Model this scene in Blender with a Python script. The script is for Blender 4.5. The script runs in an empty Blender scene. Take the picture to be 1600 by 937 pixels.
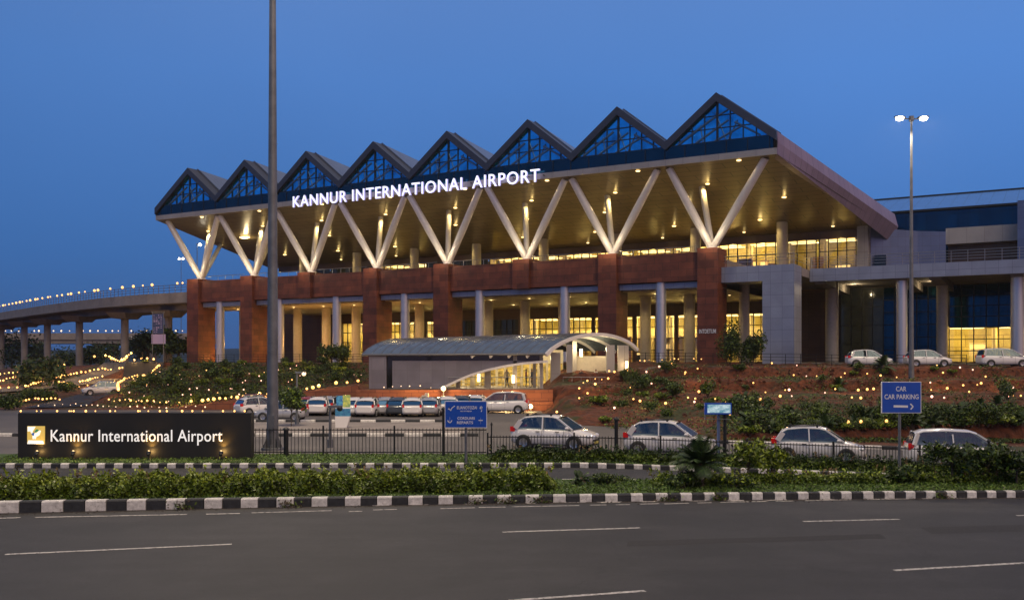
import bpy, math, random
import numpy as np
from mathutils import Vector, Matrix
random.seed(7); RNG = np.random.default_rng(7)
C = bpy.context.scene.collection
SC = bpy.context.scene
R = math.radians

# ------------------------------------------------------------------ camera, sky, sun, exposure
cd = bpy.data.cameras.new('camera'); cam = bpy.data.objects.new('camera', cd); C.objects.link(cam)
cam.location = (0, 0, 4.0); cam.rotation_euler = (R(90), 0, 0)
cd.sensor_width = 36; cd.lens = 33.75; cd.shift_y = 97.5/1600
cd.clip_start = 0.1; cd.clip_end = 9000
SC.camera = cam
W = bpy.data.worlds.new('World'); SC.world = W; W.use_nodes = True
wn = W.node_tree.nodes; wl = W.node_tree.links
bg = wn['Background']
sky = wn.new('ShaderNodeTexSky'); sky.sky_type = 'NISHITA'; sky.sun_disc = False
sky.sun_elevation = R(2.0); sky.sun_rotation = R(160); sky.air_density = 1.0; sky.dust_density = 0.6; sky.ozone_density = 5.0
# evenly veiled dusk sky: the sky texture mixed with a steady blue veil
veil = wn.new('ShaderNodeMix'); veil.data_type = 'RGBA'; veil.blend_type = 'MIX'; veil.inputs[0].default_value = 0.80
wl.new(sky.outputs[0], veil.inputs[6])
geo = wn.new('ShaderNodeTexCoord'); sep = wn.new('ShaderNodeSeparateXYZ'); wl.new(geo.outputs['Generated'], sep.inputs[0])
rampz = wn.new('ShaderNodeValToRGB'); wl.new(sep.outputs['Z'], rampz.inputs[0])
SKY_STOPS = [(0.0, (0.42, 1.25, 3.6)), (0.10, (0.55, 1.75, 5.0)), (0.28, (0.95, 2.50, 6.5)), (0.38, (1.2, 2.65, 6.4)), (0.58, (2.3, 2.7, 4.0)), (1.0, (2.9, 2.9, 3.6))]
rampz.color_ramp.elements[0].position = SKY_STOPS[0][0]; rampz.color_ramp.elements[0].color = (*[c/10 for c in SKY_STOPS[0][1]], 1)
rampz.color_ramp.elements[1].position = SKY_STOPS[-1][0]; rampz.color_ramp.elements[1].color = (*[c/10 for c in SKY_STOPS[-1][1]], 1)
for p_, c_ in SKY_STOPS[1:-1]:
    e = rampz.color_ramp.elements.new(p_); e.color = (*[c/10 for c in c_], 1)
mul10 = wn.new('ShaderNodeVectorMath'); mul10.operation = 'SCALE'; mul10.inputs[3].default_value = 10
wl.new(rampz.outputs[0], mul10.inputs[0]); wl.new(mul10.outputs[0], veil.inputs[7])
side_ = wn.new('ShaderNodeMapRange'); side_.inputs[1].default_value = -.5; side_.inputs[2].default_value = .5; side_.inputs[3].default_value = .92; side_.inputs[4].default_value = 1.17
wl.new(sep.outputs['X'], side_.inputs[0]); cln = wn.new('ShaderNodeTexNoise'); cln.inputs['Scale'].default_value = 2.2; cln.inputs['Detail'].default_value = 4; wl.new(geo.outputs['Generated'], cln.inputs[0])
clr = wn.new('ShaderNodeMapRange'); clr.inputs[1].default_value = .3; clr.inputs[2].default_value = .7; clr.inputs[3].default_value = .95; clr.inputs[4].default_value = 1.05; wl.new(cln.outputs['Fac'], clr.inputs[0])
mm_ = wn.new('ShaderNodeMath'); mm_.operation = 'MULTIPLY'; wl.new(side_.outputs[0], mm_.inputs[0]); wl.new(clr.outputs[0], mm_.inputs[1])
vs_ = wn.new('ShaderNodeVectorMath'); vs_.operation = 'SCALE'; wl.new(veil.outputs[2], vs_.inputs[0]); wl.new(mm_.outputs[0], vs_.inputs[3])
# afterglow low in the sky behind the camera to the right
dt_ = wn.new('ShaderNodeVectorMath'); dt_.operation = 'DOT_PRODUCT'; wl.new(geo.outputs['Generated'], dt_.inputs[0]); dt_.inputs[1].default_value = (.80, -.58, .12)
pw_ = wn.new('ShaderNodeMapRange'); pw_.inputs[1].default_value = .25; pw_.inputs[2].default_value = 1.0; pw_.inputs[3].default_value = 0; pw_.inputs[4].default_value = 1; wl.new(dt_.outputs['Value'], pw_.inputs[0])
gm_ = wn.new('ShaderNodeMix'); gm_.data_type = 'RGBA'; wl.new(pw_.outputs[0], gm_.inputs[0]); wl.new(vs_.outputs[0], gm_.inputs[6]); gm_.inputs[7].default_value = (6.8, 4.2, 4.6, 1)
wl.new(gm_.outputs[2], bg.inputs[0]); bg.inputs[1].default_value = 0.10
sl = bpy.data.lights.new('sun', 'SUN'); so = bpy.data.objects.new('sun', sl); C.objects.link(so)
sl.energy = 1.1; sl.angle = R(50); sl.color = (1.0, 0.84, 0.56)
sd = Vector((math.sin(R(158))*math.cos(R(48)), math.cos(R(158))*math.cos(R(48)), math.sin(R(48))))  # towards the afterglow
so.rotation_euler = sd.to_track_quat('Z', 'Y').to_euler()
SC.view_settings.view_transform = 'Standard'; SC.view_settings.look = 'None'
SC.view_settings.exposure = 0.0; SC.view_settings.gamma = 1
SC.render.engine = 'CYCLES'
SC.cycles.use_denoising = True
SC.cycles.max_bounces = 5; SC.cycles.diffuse_bounces = 2; SC.cycles.glossy_bounces = 3; SC.cycles.transmission_bounces = 4; SC.cycles.transparent_max_bounces = 6
SC.cycles.sample_clamp_indirect = 3.0; SC.cycles.caustics_reflective = False; SC.cycles.caustics_refractive = False

# ------------------------------------------------------------------ helpers
def P(px, py, Y):
    """the point at depth Y behind photograph pixel (px, py)"""
    return Vector(((px-800)*Y/1500, Y, 4-(py-566)*Y/1500))

class MB:
    """collects shapes; build() links them as ONE mesh object"""
    def __init__(s): s.v = []; s.f = []; s.m = []; s.sm = []
    def add(s, vs, fs, mi=0, smooth=False):
        b = len(s.v); s.v += [tuple(v) for v in vs]
        for f in fs: s.f.append(tuple(b+i for i in f)); s.m.append(mi); s.sm.append(smooth)
    def box(s, x0, x1, y0, y1, z0, z1, mi=0):
        s.add([(x0,y0,z0),(x1,y0,z0),(x1,y1,z0),(x0,y1,z0),(x0,y0,z1),(x1,y0,z1),(x1,y1,z1),(x0,y1,z1)],
              [(0,3,2,1),(4,5,6,7),(0,1,5,4),(1,2,6,5),(2,3,7,6),(3,0,4,7)], mi)
    def hexa(s, p, mi=0):
        s.add(p, [(0,3,2,1),(4,5,6,7),(0,1,5,4),(1,2,6,5),(2,3,7,6),(3,0,4,7)], mi)
    def quad(s, a, b, c, d, mi=0): s.add([a,b,c,d], [(0,1,2,3)], mi)
    def tube(s, a, b, r0, r1=None, n=10, mi=0, caps=True):
        a = Vector(a); b = Vector(b); r1 = r0 if r1 is None else r1
        d = (b-a).normalized(); u = d.orthogonal().normalized(); w = d.cross(u)
        vs = []
        for c, r in ((a, r0), (b, r1)):
            for k in range(n):
                t = 2*math.pi*k/n; vs.append(c + r*(math.cos(t)*u + math.sin(t)*w))
        s.add(vs, [(k, (k+1) % n, n+(k+1) % n, n+k) for k in range(n)], mi, True)
        if caps:
            s.add(vs[:n], [tuple(range(n))[::-1]], mi); s.add(vs[n:], [tuple(range(n))], mi)
    def path(s, pts, r, n=6, mi=0):
        for a, b in zip(pts[:-1], pts[1:]): s.tube(a, b, r, r, n, mi)
    def beam(s, a, b, w, h, mi=0):
        """rectangular bar from a to b, width w sideways, height h"""
        a = Vector(a); b = Vector(b); d = (b-a).normalized()
        up = Vector((0,0,1)) if abs(d.z) < 0.95 else Vector((0,1,0))
        x = d.cross(up).normalized()*w/2; z = x.normalized().cross(d).normalized()*h/2
        s.hexa([a-x-z, a+x-z, b+x-z, b-x-z, a-x+z, a+x+z, b+x+z, b-x+z], mi)
    def sphere(s, c, r, n=8, m=6, mi=0, sz=1.0):
        vs = []; fs = []
        for j in range(m+1):
            ph = math.pi*j/m
            for k in range(n):
                t = 2*math.pi*k/n
                vs.append((c[0]+r*math.sin(ph)*math.cos(t), c[1]+r*math.sin(ph)*math.sin(t), c[2]+sz*r*math.cos(ph)))
        for j in range(m):
            for k in range(n): fs.append((j*n+k, (j+1)*n+k, (j+1)*n+(k+1) % n, j*n+(k+1) % n))
        s.add(vs, fs, mi, True)
    def lathe(s, c, prof, n=12, mi=0, axis='z'):
        vs = []
        for r, h in prof:
            for k in range(n):
                t = 2*math.pi*k/n; a_, b_ = r*math.cos(t), r*math.sin(t)
                vs.append((c[0]+a_, c[1]+b_, c[2]+h) if axis == 'z' else (c[0]+a_, c[1]+h, c[2]+b_))
        fs = []
        for j in range(len(prof)-1):
            for k in range(n): fs.append((j*n+k, j*n+(k+1) % n, (j+1)*n+(k+1) % n, (j+1)*n+k))
        s.add(vs, fs, mi, True)
    def prism(s, poly, y0, y1, mi=0):
        """poly in (x, z), extruded in y"""
        n = len(poly); vs = [(x, y0, z) for x, z in poly] + [(x, y1, z) for x, z in poly]
        s.add(vs, [tuple(range(n)), tuple(range(2*n-1, n-1, -1))] + [((k+1) % n, k, n+k, n+(k+1) % n) for k in range(n)], mi)
    def build(s, name, mats, parent=None, loc=None, auto=None):
        me = bpy.data.meshes.new(name); me.from_pydata(s.v, [], s.f)
        for m in (mats if isinstance(mats, (list, tuple)) else [mats]): me.materials.append(m)
        me.polygons.foreach_set('material_index', s.m); me.polygons.foreach_set('use_smooth', s.sm)
        me.update()
        o = bpy.data.objects.new(name, me); C.objects.link(o)
        if parent: o.parent = parent
        if loc: o.location = loc
        return o

def tag(o, label, cat, group=None, kind=None):
    if label: o['label'] = label
    if cat: o['category'] = cat
    if group: o['group'] = group
    if kind: o['kind'] = kind
    return o
def thing(name, label, cat, loc=(0,0,0), rz=0, group=None):
    o = bpy.data.objects.new(name, None); C.objects.link(o); o.empty_display_size = 0.3
    o.location = loc; o.rotation_euler = (0,0,rz)
    return tag(o, label, cat, group)
def struct(o): o['kind'] = 'structure'; return o
def dup(root, loc=None, rz=None, label=None, group=None, scale=None):
    r = root.copy(); C.objects.link(r)
    if loc is not None: r.location = loc
    if rz is not None: r.rotation_euler = (0,0,rz)
    if scale: r.scale = (scale,)*3
    if label: r['label'] = label
    if group: r['group'] = group
    for ch in list(root.children):
        c = ch.copy(); C.objects.link(c); c.parent = r
        for g in ch.children:
            d = g.copy(); C.objects.link(d); d.parent = c
    return r

def mat(name, col, rough=0.6, metal=0.0, var=0.0, nscale=3.0, col2=None, bump=0.0, bscale=20, emit=None, es=0, island=0.0, spec=0.5, sample=True, coat=0):
    m = bpy.data.materials.new(name); m.use_nodes = True; nt = m.node_tree; b = nt.nodes['Principled BSDF']
    b.inputs['Base Color'].default_value = (*col, 1); b.inputs['Roughness'].default_value = rough
    b.inputs['Metallic'].default_value = metal; b.inputs['Specular IOR Level'].default_value = spec
    if coat: b.inputs['Coat Weight'].default_value = coat; b.inputs['Coat Roughness'].default_value = 0.08
    tc = nt.nodes.new('ShaderNodeTexCoord'); src = None
    if var or col2:
        n = nt.nodes.new('ShaderNodeTexNoise'); n.inputs['Scale'].default_value = nscale; n.inputs['Detail'].default_value = 6
        n.inputs['Roughness'].default_value = 0.65
        nt.links.new(tc.outputs['Object'], n.inputs['Vector'])
        cr = nt.nodes.new('ShaderNodeValToRGB'); nt.links.new(n.outputs['Fac'], cr.inputs[0])
        cr.color_ramp.elements[0].position = 0.32; cr.color_ramp.elements[1].position = 0.68
        lo = tuple(c*(1-var) for c in col); hi = col2 or tuple(min(1, c*(1+var)) for c in col)
        cr.color_ramp.elements[0].color = (*lo, 1); cr.color_ramp.elements[1].color = (*hi, 1)
        src = cr.outputs[0]; nt.links.new(src, b.inputs['Base Color'])
        rr = nt.nodes.new('ShaderNodeMapRange'); rr.inputs[3].default_value = max(0, rough-0.1); rr.inputs[4].default_value = min(1, rough+0.1)
        nt.links.new(n.outputs['Fac'], rr.inputs[0]); nt.links.new(rr.outputs[0], b.inputs['Roughness'])
    if island:
        g = nt.nodes.new('ShaderNodeNewGeometry'); mr = nt.nodes.new('ShaderNodeMapRange')
        mr.inputs[3].default_value = 1-island; mr.inputs[4].default_value = 1+island
        nt.links.new(g.outputs['Random Per Island'], mr.inputs[0])
        hs = nt.nodes.new('ShaderNodeHueSaturation'); nt.links.new(mr.outputs[0], hs.inputs['Value'])
        if src: nt.links.new(src, hs.inputs['Color'])
        else: hs.inputs['Color'].default_value = (*col, 1)
        nt.links.new(hs.outputs[0], b.inputs['Base Color'])
    if bump:
        n2 = nt.nodes.new('ShaderNodeTexNoise'); n2.inputs['Scale'].default_value = bscale; n2.inputs['Detail'].default_value = 8
        nt.links.new(tc.outputs['Object'], n2.inputs['Vector'])
        bp = nt.nodes.new('ShaderNodeBump'); bp.inputs['Strength'].default_value = bump; bp.inputs['Distance'].default_value = 0.05
        nt.links.new(n2.outputs['Fac'], bp.inputs['Height']); nt.links.new(bp.outputs[0], b.inputs['Normal'])
    if emit: b.inputs['Emission Color'].default_value = (*emit, 1); b.inputs['Emission Strength'].default_value = es
    if not sample: m.cycles.emission_sampling = 'NONE'
    return m

def panelmat(name, c1, c2, seam, bw=1.2, bh=0.6, mortar=0.012, rough=0.45, metal=0.0, off=0.5, coords='xz', noise=0.15, nscale=0.6, bump=0.3):
    """panels or ashlar: a brick pattern on real-size coordinates"""
    m = bpy.data.materials.new(name); m.use_nodes = True; nt = m.node_tree; b = nt.nodes['Principled BSDF']; L = nt.links
    tc = nt.nodes.new('ShaderNodeTexCoord'); sp = nt.nodes.new('ShaderNodeSeparateXYZ'); L.new(tc.outputs['Object'], sp.inputs[0])
    cb = nt.nodes.new('ShaderNodeCombineXYZ')
    if coords == 'xz':
        ad = nt.nodes.new('ShaderNodeMath'); ad.operation = 'ADD'; L.new(sp.outputs['X'], ad.inputs[0]); L.new(sp.outputs['Y'], ad.inputs[1])
        L.new(ad.outputs[0], cb.inputs[0]); L.new(sp.outputs['Z'], cb.inputs[1])
    elif coords == 'yz':
        L.new(sp.outputs['Y'], cb.inputs[0]); L.new(sp.outputs['Z'], cb.inputs[1])
    else:
        L.new(sp.outputs['X'], cb.inputs[0]); L.new(sp.outputs['Y'], cb.inputs[1])
    br = nt.nodes.new('ShaderNodeTexBrick'); L.new(cb.outputs[0], br.inputs['Vector'])
    br.inputs['Color1'].default_value = (*c1, 1); br.inputs['Color2'].default_value = (*c2, 1); br.inputs['Mortar'].default_value = (*seam, 1)
    br.inputs['Scale'].default_value = 1; br.inputs['Mortar Size'].default_value = mortar; br.inputs['Brick Width'].default_value = bw
    br.inputs['Row Height'].default_value = bh; br.offset = off; br.inputs['Mortar Smooth'].default_value = 0.2
    n = nt.nodes.new('ShaderNodeTexNoise'); n.inputs['Scale'].default_value = nscale; n.inputs['Detail'].default_value = 7; L.new(tc.outputs['Object'], n.inputs['Vector'])
    mr = nt.nodes.new('ShaderNodeMapRange'); mr.inputs[1].default_value = 0.3; mr.inputs[2].default_value = 0.7
    mr.inputs[3].default_value = 1-noise; mr.inputs[4].default_value = 1+noise; L.new(n.outputs['Fac'], mr.inputs[0])
    hs = nt.nodes.new('ShaderNodeHueSaturation'); L.new(br.outputs['Color'], hs.inputs['Color']); L.new(mr.outputs[0], hs.inputs['Value'])
    L.new(hs.outputs[0], b.inputs['Base Color'])
    b.inputs['Roughness'].default_value = rough; b.inputs['Metallic'].default_value = metal
    bp = nt.nodes.new('ShaderNodeBump'); bp.inputs['Strength'].default_value = bump; bp.inputs['Distance'].default_value = 0.02; bp.invert = True
    L.new(br.outputs['Fac'], bp.inputs['Height']); L.new(bp.outputs[0], b.inputs['Normal'])
    return m

def litmat(name, c1, c2, strength, sx=0.35, sz=0.7):
    """a lit window: noise in the emission colour imitates the lit hall behind it"""
    m = bpy.data.materials.new(name); m.use_nodes = True; nt = m.node_tree; b = nt.nodes['Principled BSDF']; L = nt.links
    tc = nt.nodes.new('ShaderNodeTexCoord'); mp = nt.nodes.new('ShaderNodeMapping'); L.new(tc.outputs['Object'], mp.inputs[0])
    mp.inputs['Scale'].default_value = (sx, sx, sz*2.2)
    n = nt.nodes.new('ShaderNodeTexNoise'); n.inputs['Scale'].default_value = 1.6; n.inputs['Detail'].default_value = 5; n.inputs['Roughness'].default_value = 0.7
    L.new(mp.outputs[0], n.inputs['Vector'])
    cr = nt.nodes.new('ShaderNodeValToRGB'); L.new(n.outputs['Fac'], cr.inputs[0])
    cr.color_ramp.elements[0].position = 0.33; cr.color_ramp.elements[1].position = 0.66
    cr.color_ramp.elements[0].color = (*c1, 1); cr.color_ramp.elements[1].color = (*c2, 1)
    b.inputs['Base Color'].default_value = (0.02, 0.02, 0.02, 1); b.inputs['Roughness'].default_value = 0.08
    L.new(cr.outputs[0], b.inputs['Emission Color']); b.inputs['Emission Strength'].default_value = strength
    return m

M = {}

def asphalt_mat():
    m = mat('asphalt', (0.046, 0.042, 0.041), 0.72, bump=0.3, bscale=70); nt = m.node_tree; L = nt.links; b = nt.nodes['Principled BSDF']
    tc = nt.nodes.new('ShaderNodeTexCoord'); col = None
    cur = nt.nodes.new('ShaderNodeRGB'); cur.outputs[0].default_value = (0.0172, 0.0160, 0.0162, 1); out = cur.outputs[0]
    for sc_, nsc, lo, hi, a_, b_ in (((.04, .75, 1), 1.0, .66, 1.34, .3, .7), ((.22, .3, 1), 1.0, .72, 1.26, .35, .62), ((.5, .5, 1), 1.0, .82, 1.16, .45, .55), ((1, 1, 1), 9, .90, 1.10, .3, .7), ((1, 1, 1), 45, .60, 1.45, .3, .7), ((1, 1, 1), 120, .65, 1.4, .3, .7)):
        mp = nt.nodes.new('ShaderNodeMapping'); mp.inputs['Scale'].default_value = sc_; mp.inputs['Rotation'].default_value = (0, 0, -.12); L.new(tc.outputs['Object'], mp.inputs[0])
        n = nt.nodes.new('ShaderNodeTexNoise'); n.inputs['Scale'].default_value = nsc; n.inputs['Detail'].default_value = 7; n.inputs['Roughness'].default_value = .6; L.new(mp.outputs[0], n.inputs[0])
        mr = nt.nodes.new('ShaderNodeMapRange'); mr.inputs[1].default_value = a_; mr.inputs[2].default_value = b_; mr.inputs[3].default_value = lo; mr.inputs[4].default_value = hi; L.new(n.outputs['Fac'], mr.inputs[0])
        hs = nt.nodes.new('ShaderNodeHueSaturation'); L.new(out, hs.inputs['Color']); L.new(mr.outputs[0], hs.inputs['Value']); out = hs.outputs[0]
    v = nt.nodes.new('ShaderNodeTexVoronoi'); v.feature = 'DISTANCE_TO_EDGE'; v.inputs['Scale'].default_value = .16
    mp = nt.nodes.new('ShaderNodeMapping'); mp.inputs['Scale'].default_value = (.7, 2.2, 1); L.new(tc.outputs['Object'], mp.inputs[0])
    nn = nt.nodes.new('ShaderNodeTexNoise'); nn.inputs['Scale'].default_value = 1.2; nn.inputs['Detail'].default_value = 8; L.new(tc.outputs['Object'], nn.inputs[0])
    mxv = nt.nodes.new('ShaderNodeMix'); mxv.data_type = 'RGBA'; mxv.blend_type = 'ADD'; mxv.inputs[0].default_value = 1.6; L.new(mp.outputs[0], mxv.inputs[6]); L.new(nn.outputs['Color'], mxv.inputs[7]); L.new(mxv.outputs[2], v.inputs['Vector'])
    cr = nt.nodes.new('ShaderNodeMapRange'); cr.inputs[1].default_value = 0; cr.inputs[2].default_value = .006; cr.inputs[3].default_value = .62; cr.inputs[4].default_value = 1; L.new(v.outputs['Distance'], cr.inputs[0])
    hs = nt.nodes.new('ShaderNodeHueSaturation'); L.new(out, hs.inputs['Color']); L.new(cr.outputs[0], hs.inputs['Value']); L.new(hs.outputs[0], b.inputs['Base Color'])
    return m
M['asphalt'] = asphalt_mat()
M['lot'] = mat('lot_concrete', (0.105, 0.095, 0.088), 0.8, var=0.22, nscale=0.25, bump=0.1)
M['lot2'] = mat('paving', (0.24, 0.21, 0.19), 0.8, var=0.2, nscale=0.5, bump=0.1)
M['soil'] = mat('laterite_soil', (0.11, 0.034, 0.016), 0.95, var=0.45, nscale=0.9, col2=(0.24, 0.075, 0.034), bump=0.9, bscale=4)
M['grass'] = mat('lawn', (0.040, 0.078, 0.010), 0.9, var=0.4, nscale=2.5, col2=(0.055, 0.10, 0.018), bump=0.5, bscale=40)
M['blade'] = mat('grass_blade', (0.085, 0.155, 0.016), 0.7, island=0.55)
M['leaf'] = mat('hedge_leaf', (0.082, 0.126, 0.009), 0.5, island=0.75, var=0.35, nscale=1.3)
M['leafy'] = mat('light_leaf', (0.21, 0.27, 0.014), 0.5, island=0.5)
M['leafd'] = mat('dark_leaf', (0.026, 0.050, 0.010), 0.6, island=0.7)
M['dryleaf'] = mat('dry_leaf', (0.17, 0.115, 0.045), 0.8, island=0.4)
M['palmleaf'] = mat('palm_leaf', (0.030, 0.060, 0.012), 0.6, island=0.6)
M['bark'] = mat('bark', (0.10, 0.075, 0.05), 0.9, var=0.3, nscale=8, bump=0.5)
M['wpaint'] = mat('white_kerb_paint', (0.62, 0.60, 0.56), 0.7, var=0.28, nscale=7, bump=0.25, bscale=25)
M['bpaint'] = mat('black_kerb_paint', (0.022, 0.024, 0.026), 0.65, var=0.5, nscale=7, bump=0.25, bscale=25)
M['mark'] = mat('road_paint', (0.50, 0.47, 0.43), 0.7, var=0.3, nscale=9)
def wear(m, base, thr=.40, sc_=14):
    nt = m.node_tree; L = nt.links; b = nt.nodes['Principled BSDF']; src = b.inputs['Base Color'].links[0].from_socket
    n = nt.nodes.new('ShaderNodeTexNoise'); n.inputs['Scale'].default_value = sc_; n.inputs['Detail'].default_value = 9; n.inputs['Roughness'].default_value = .75
    tc = nt.nodes.new('ShaderNodeTexCoord'); L.new(tc.outputs['Object'], n.inputs[0])
    mr = nt.nodes.new('ShaderNodeMapRange'); mr.inputs[1].default_value = thr-.03; mr.inputs[2].default_value = thr+.05; L.new(n.outputs['Fac'], mr.inputs[0])
    mx = nt.nodes.new('ShaderNodeMix'); mx.data_type = 'RGBA'; L.new(mr.outputs[0], mx.inputs[0]); mx.inputs[6].default_value = (*base, 1); L.new(src, mx.inputs[7]); L.new(mx.outputs[2], b.inputs['Base Color'])
wear(M['mark'], (.05, .046, .042), .43, 11); wear(M['wpaint'], (.20, .17, .13), .37, 9); wear(M['bpaint'], (.11, .10, .09), .33, 9)
M['stone'] = panelmat('red_stone_cladding', (0.190, 0.054, 0.024), (0.105, 0.028, 0.014), (0.05, 0.018, 0.010), 1.9, 0.8, 0.02, 0.6, noise=0.32, nscale=0.8)
M['stonelow'] = panelmat('laterite_wall', (0.30, 0.10, 0.045), (0.22, 0.07, 0.032), (0.10, 0.03, 0.02), 1.2, 0.5, 0.02, 0.8, noise=0.25)
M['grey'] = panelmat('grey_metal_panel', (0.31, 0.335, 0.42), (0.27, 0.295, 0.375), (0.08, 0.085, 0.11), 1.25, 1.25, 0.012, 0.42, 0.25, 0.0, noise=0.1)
M['greyroof'] = mat('gable_frame_metal', (0.075, 0.075, 0.085), 0.38, 0.5, var=0.12)
M['pink'] = panelmat('side_fascia_panel', (0.27, 0.205, 0.26), (0.225, 0.17, 0.225), (0.11, 0.09, 0.12), 1.3, 40.0, 0.03, 0.4, 0.3, 0.0, coords='yz', noise=0.08)
M['seam'] = panelmat('standing_seam_roof', (0.24, 0.27, 0.33), (0.20, 0.23, 0.29), (0.06, 0.06, 0.09), 0.9, 60.0, 0.035, 0.35, 0.6, 0.0, coords='yz', noise=0.1)
M['lip'] = panelmat('fascia_lip', (0.40, 0.37, 0.33), (0.36, 0.33, 0.30), (0.15, 0.13, 0.12), 2.0, 3.0, 0.014, 0.45, 0.2, 0.0, noise=0.1)
M['soffit'] = panelmat('soffit_panel', (0.215, 0.165, 0.085), (0.17, 0.13, 0.068), (0.035, 0.028, 0.014), 4.0, 1.45, 0.06, 0.33, 0.35, 0.5, coords='xy', noise=0.16, nscale=0.25)
M['ceil'] = panelmat('arcade_ceiling', (0.55, 0.48, 0.36), (0.50, 0.44, 0.33), (0.2, 0.17, 0.12), 1.2, 1.2, 0.015, 0.6, 0, 0, coords='xy')
M['strut'] = mat('white_steel', (0.80, 0.77, 0.72), 0.32, 0.05, var=0.06)
M['concrete'] = mat('concrete', (0.27, 0.24, 0.22), 0.85, var=0.2, nscale=0.5, bump=0.15, bscale=10)
M['cream'] = mat('cream_wall', (0.62, 0.55, 0.42), 0.7, var=0.1)
M['brown'] = panelmat('brown_wall_panel', (0.11, 0.055, 0.025), (0.085, 0.042, 0.02), (0.03, 0.015, 0.01), 1.5, 1.0, 0.015, 0.35, 0, 0.0)
M['colmetal'] = mat('column_cladding', (0.58, 0.58, 0.61), 0.38, 0.6)
M['colconc'] = mat('column_paint', (0.52, 0.47, 0.38), 0.5, 0.1, var=0.08)
M['blueglass'] = mat('blue_glass', (0.012, 0.30, 0.60), 0.05, 0.92, var=0.35, nscale=0.5, col2=(0.05, 0.60, 1.0))  # mottled blue imitates uneven sky reflection, put into the base colour
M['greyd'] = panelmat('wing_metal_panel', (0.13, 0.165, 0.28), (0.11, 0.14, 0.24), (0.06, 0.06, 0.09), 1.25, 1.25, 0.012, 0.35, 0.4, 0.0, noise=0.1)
M['bandglass'] = mat('dark_blue_glass', (0.006, 0.050, 0.075), 0.10, 0.85, var=0.2, nscale=0.3)
M['wingglass'] = panelmat('wing_blue_glass', (0.006, 0.075, 0.12), (0.004, 0.05, 0.085), (0.003, 0.012, 0.02), 1.3, 2.0, 0.03, 0.10, 0.85, 0.0, noise=0.1)
M['wingroof'] = panelmat('wing_glass_roof', (0.10, 0.24, 0.40), (0.08, 0.20, 0.34), (0.03, 0.08, 0.14), 1.6, 1.6, 0.04, 0.15, 0.8, 0.0, coords='xy', noise=0.08)
M['darkglass'] = mat('dark_glass', (0.012, 0.014, 0.016), 0.06, 0.0, spec=0.6)
M['truss'] = mat('truss_drawn_in_glass', (0.10, 0.20, 0.34), 0.35, 0.6)
M['mullion'] = mat('mullion', (0.03, 0.028, 0.024), 0.4, 0.4)
M['rail'] = mat('rail_steel', (0.30, 0.30, 0.31), 0.3, 0.8)
M['galv'] = mat('galvanised_pole', (0.17, 0.18, 0.19), 0.5, 0.55, var=0.25, nscale=1.5)
M['fence'] = mat('fence_paint', (0.016, 0.018, 0.018), 0.45, 0.3)
M['signblack'] = mat('black_granite', (0.012, 0.0115, 0.011), 0.6, var=0.25, nscale=1.2)
M['signblue'] = mat('sign_blue', (0.004, 0.075, 0.46), 0.35, var=0.08, emit=(0.004, 0.06, 0.42), es=0.0)
M['signwhite'] = mat('sign_white', (0.80, 0.80, 0.80), 0.4)
M['lettering'] = mat('lit_lettering', (0.8,0.8,0.8), 0.5, emit=(0.84, 0.86, 1.0), es=1.25)
M['letterside'] = mat('letter_case', (0.4,0.4,0.5), 0.5, emit=(0.45, 0.42, 0.95), es=0.8)
M['lettering2'] = mat('sign_letters_white', (0.8,0.8,0.8), 0.5, emit=(1.0, 0.97, 0.92), es=0.62)
M['bulb'] = mat('warm_bulb', (1,0.8,0.4), 0.5, emit=(1.0, 0.46, 0.11), es=2.6, sample=False)
M['bulbw'] = mat('pale_bulb', (1,0.8,0.6), 0.5, emit=(1.0, 0.66, 0.38), es=2.0, sample=False)
M['downlight'] = mat('downlight', (1,0.9,0.6), 0.5, emit=(1.0, 0.68, 0.28), es=3.2, sample=False)
M['led'] = mat('street_led', (1,1,1), 0.5, emit=(1.0, 0.88, 0.68), es=30, sample=False)
M['lit'] = litmat('lit_hall_window', (0.10, 0.045, 0.004), (1.0, 0.60, 0.10), 1.0, .9, 1.1)
M['litdim'] = litmat('dim_hall_window', (0.02, 0.012, 0.002), (0.34, 0.19, 0.03), 0.75, .8, 1.2)
M['litpale'] = litmat('pale_lit_window', (0.26, 0.13, 0.015), (1.0, 0.70, 0.20), 1.0, .9, 1.1)
M['litdark'] = litmat('dark_hall_window', (0.0005, 0.001, 0.001), (0.014, 0.012, 0.005), 0.8, 0.8)
M['carwhite'] = mat('white_car_paint', (0.66, 0.64, 0.64), 0.25, coat=0.6)
M['carsilver'] = mat('silver_car_paint', (0.42, 0.42, 0.44), 0.3, 0.4, coat=0.6)
M['carred'] = mat('dark_red_car_paint', (0.22, 0.02, 0.02), 0.3, coat=0.6)
M['cargrey'] = mat('dark_grey_car_paint', (0.06, 0.07, 0.09), 0.3, 0.3, coat=0.6)
M['carglass'] = mat('car_glass', (0.010, 0.022, 0.028), 0.05, 0.25, spec=0.7)
def tinted(name, tint, fac):
    m = bpy.data.materials.new(name); m.use_nodes = True; nt = m.node_tree; nt.nodes.clear(); L = nt.links
    o = nt.nodes.new('ShaderNodeOutputMaterial'); mx = nt.nodes.new('ShaderNodeMixShader'); t = nt.nodes.new('ShaderNodeBsdfTransparent'); g = nt.nodes.new('ShaderNodeBsdfGlossy')
    t.inputs[0].default_value = (*tint, 1); g.inputs['Roughness'].default_value = .04; g.inputs['Color'].default_value = (.55, .7, .8, 1); mx.inputs[0].default_value = fac
    L.new(t.outputs[0], mx.inputs[1]); L.new(g.outputs[0], mx.inputs[2]); L.new(mx.outputs[0], o.inputs[0]); return m
M['carglass'] = tinted('car_side_glass', (.50, .55, .52), .14)
M['carseat'] = mat('car_seat', (.09, .085, .08), .8)
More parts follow.
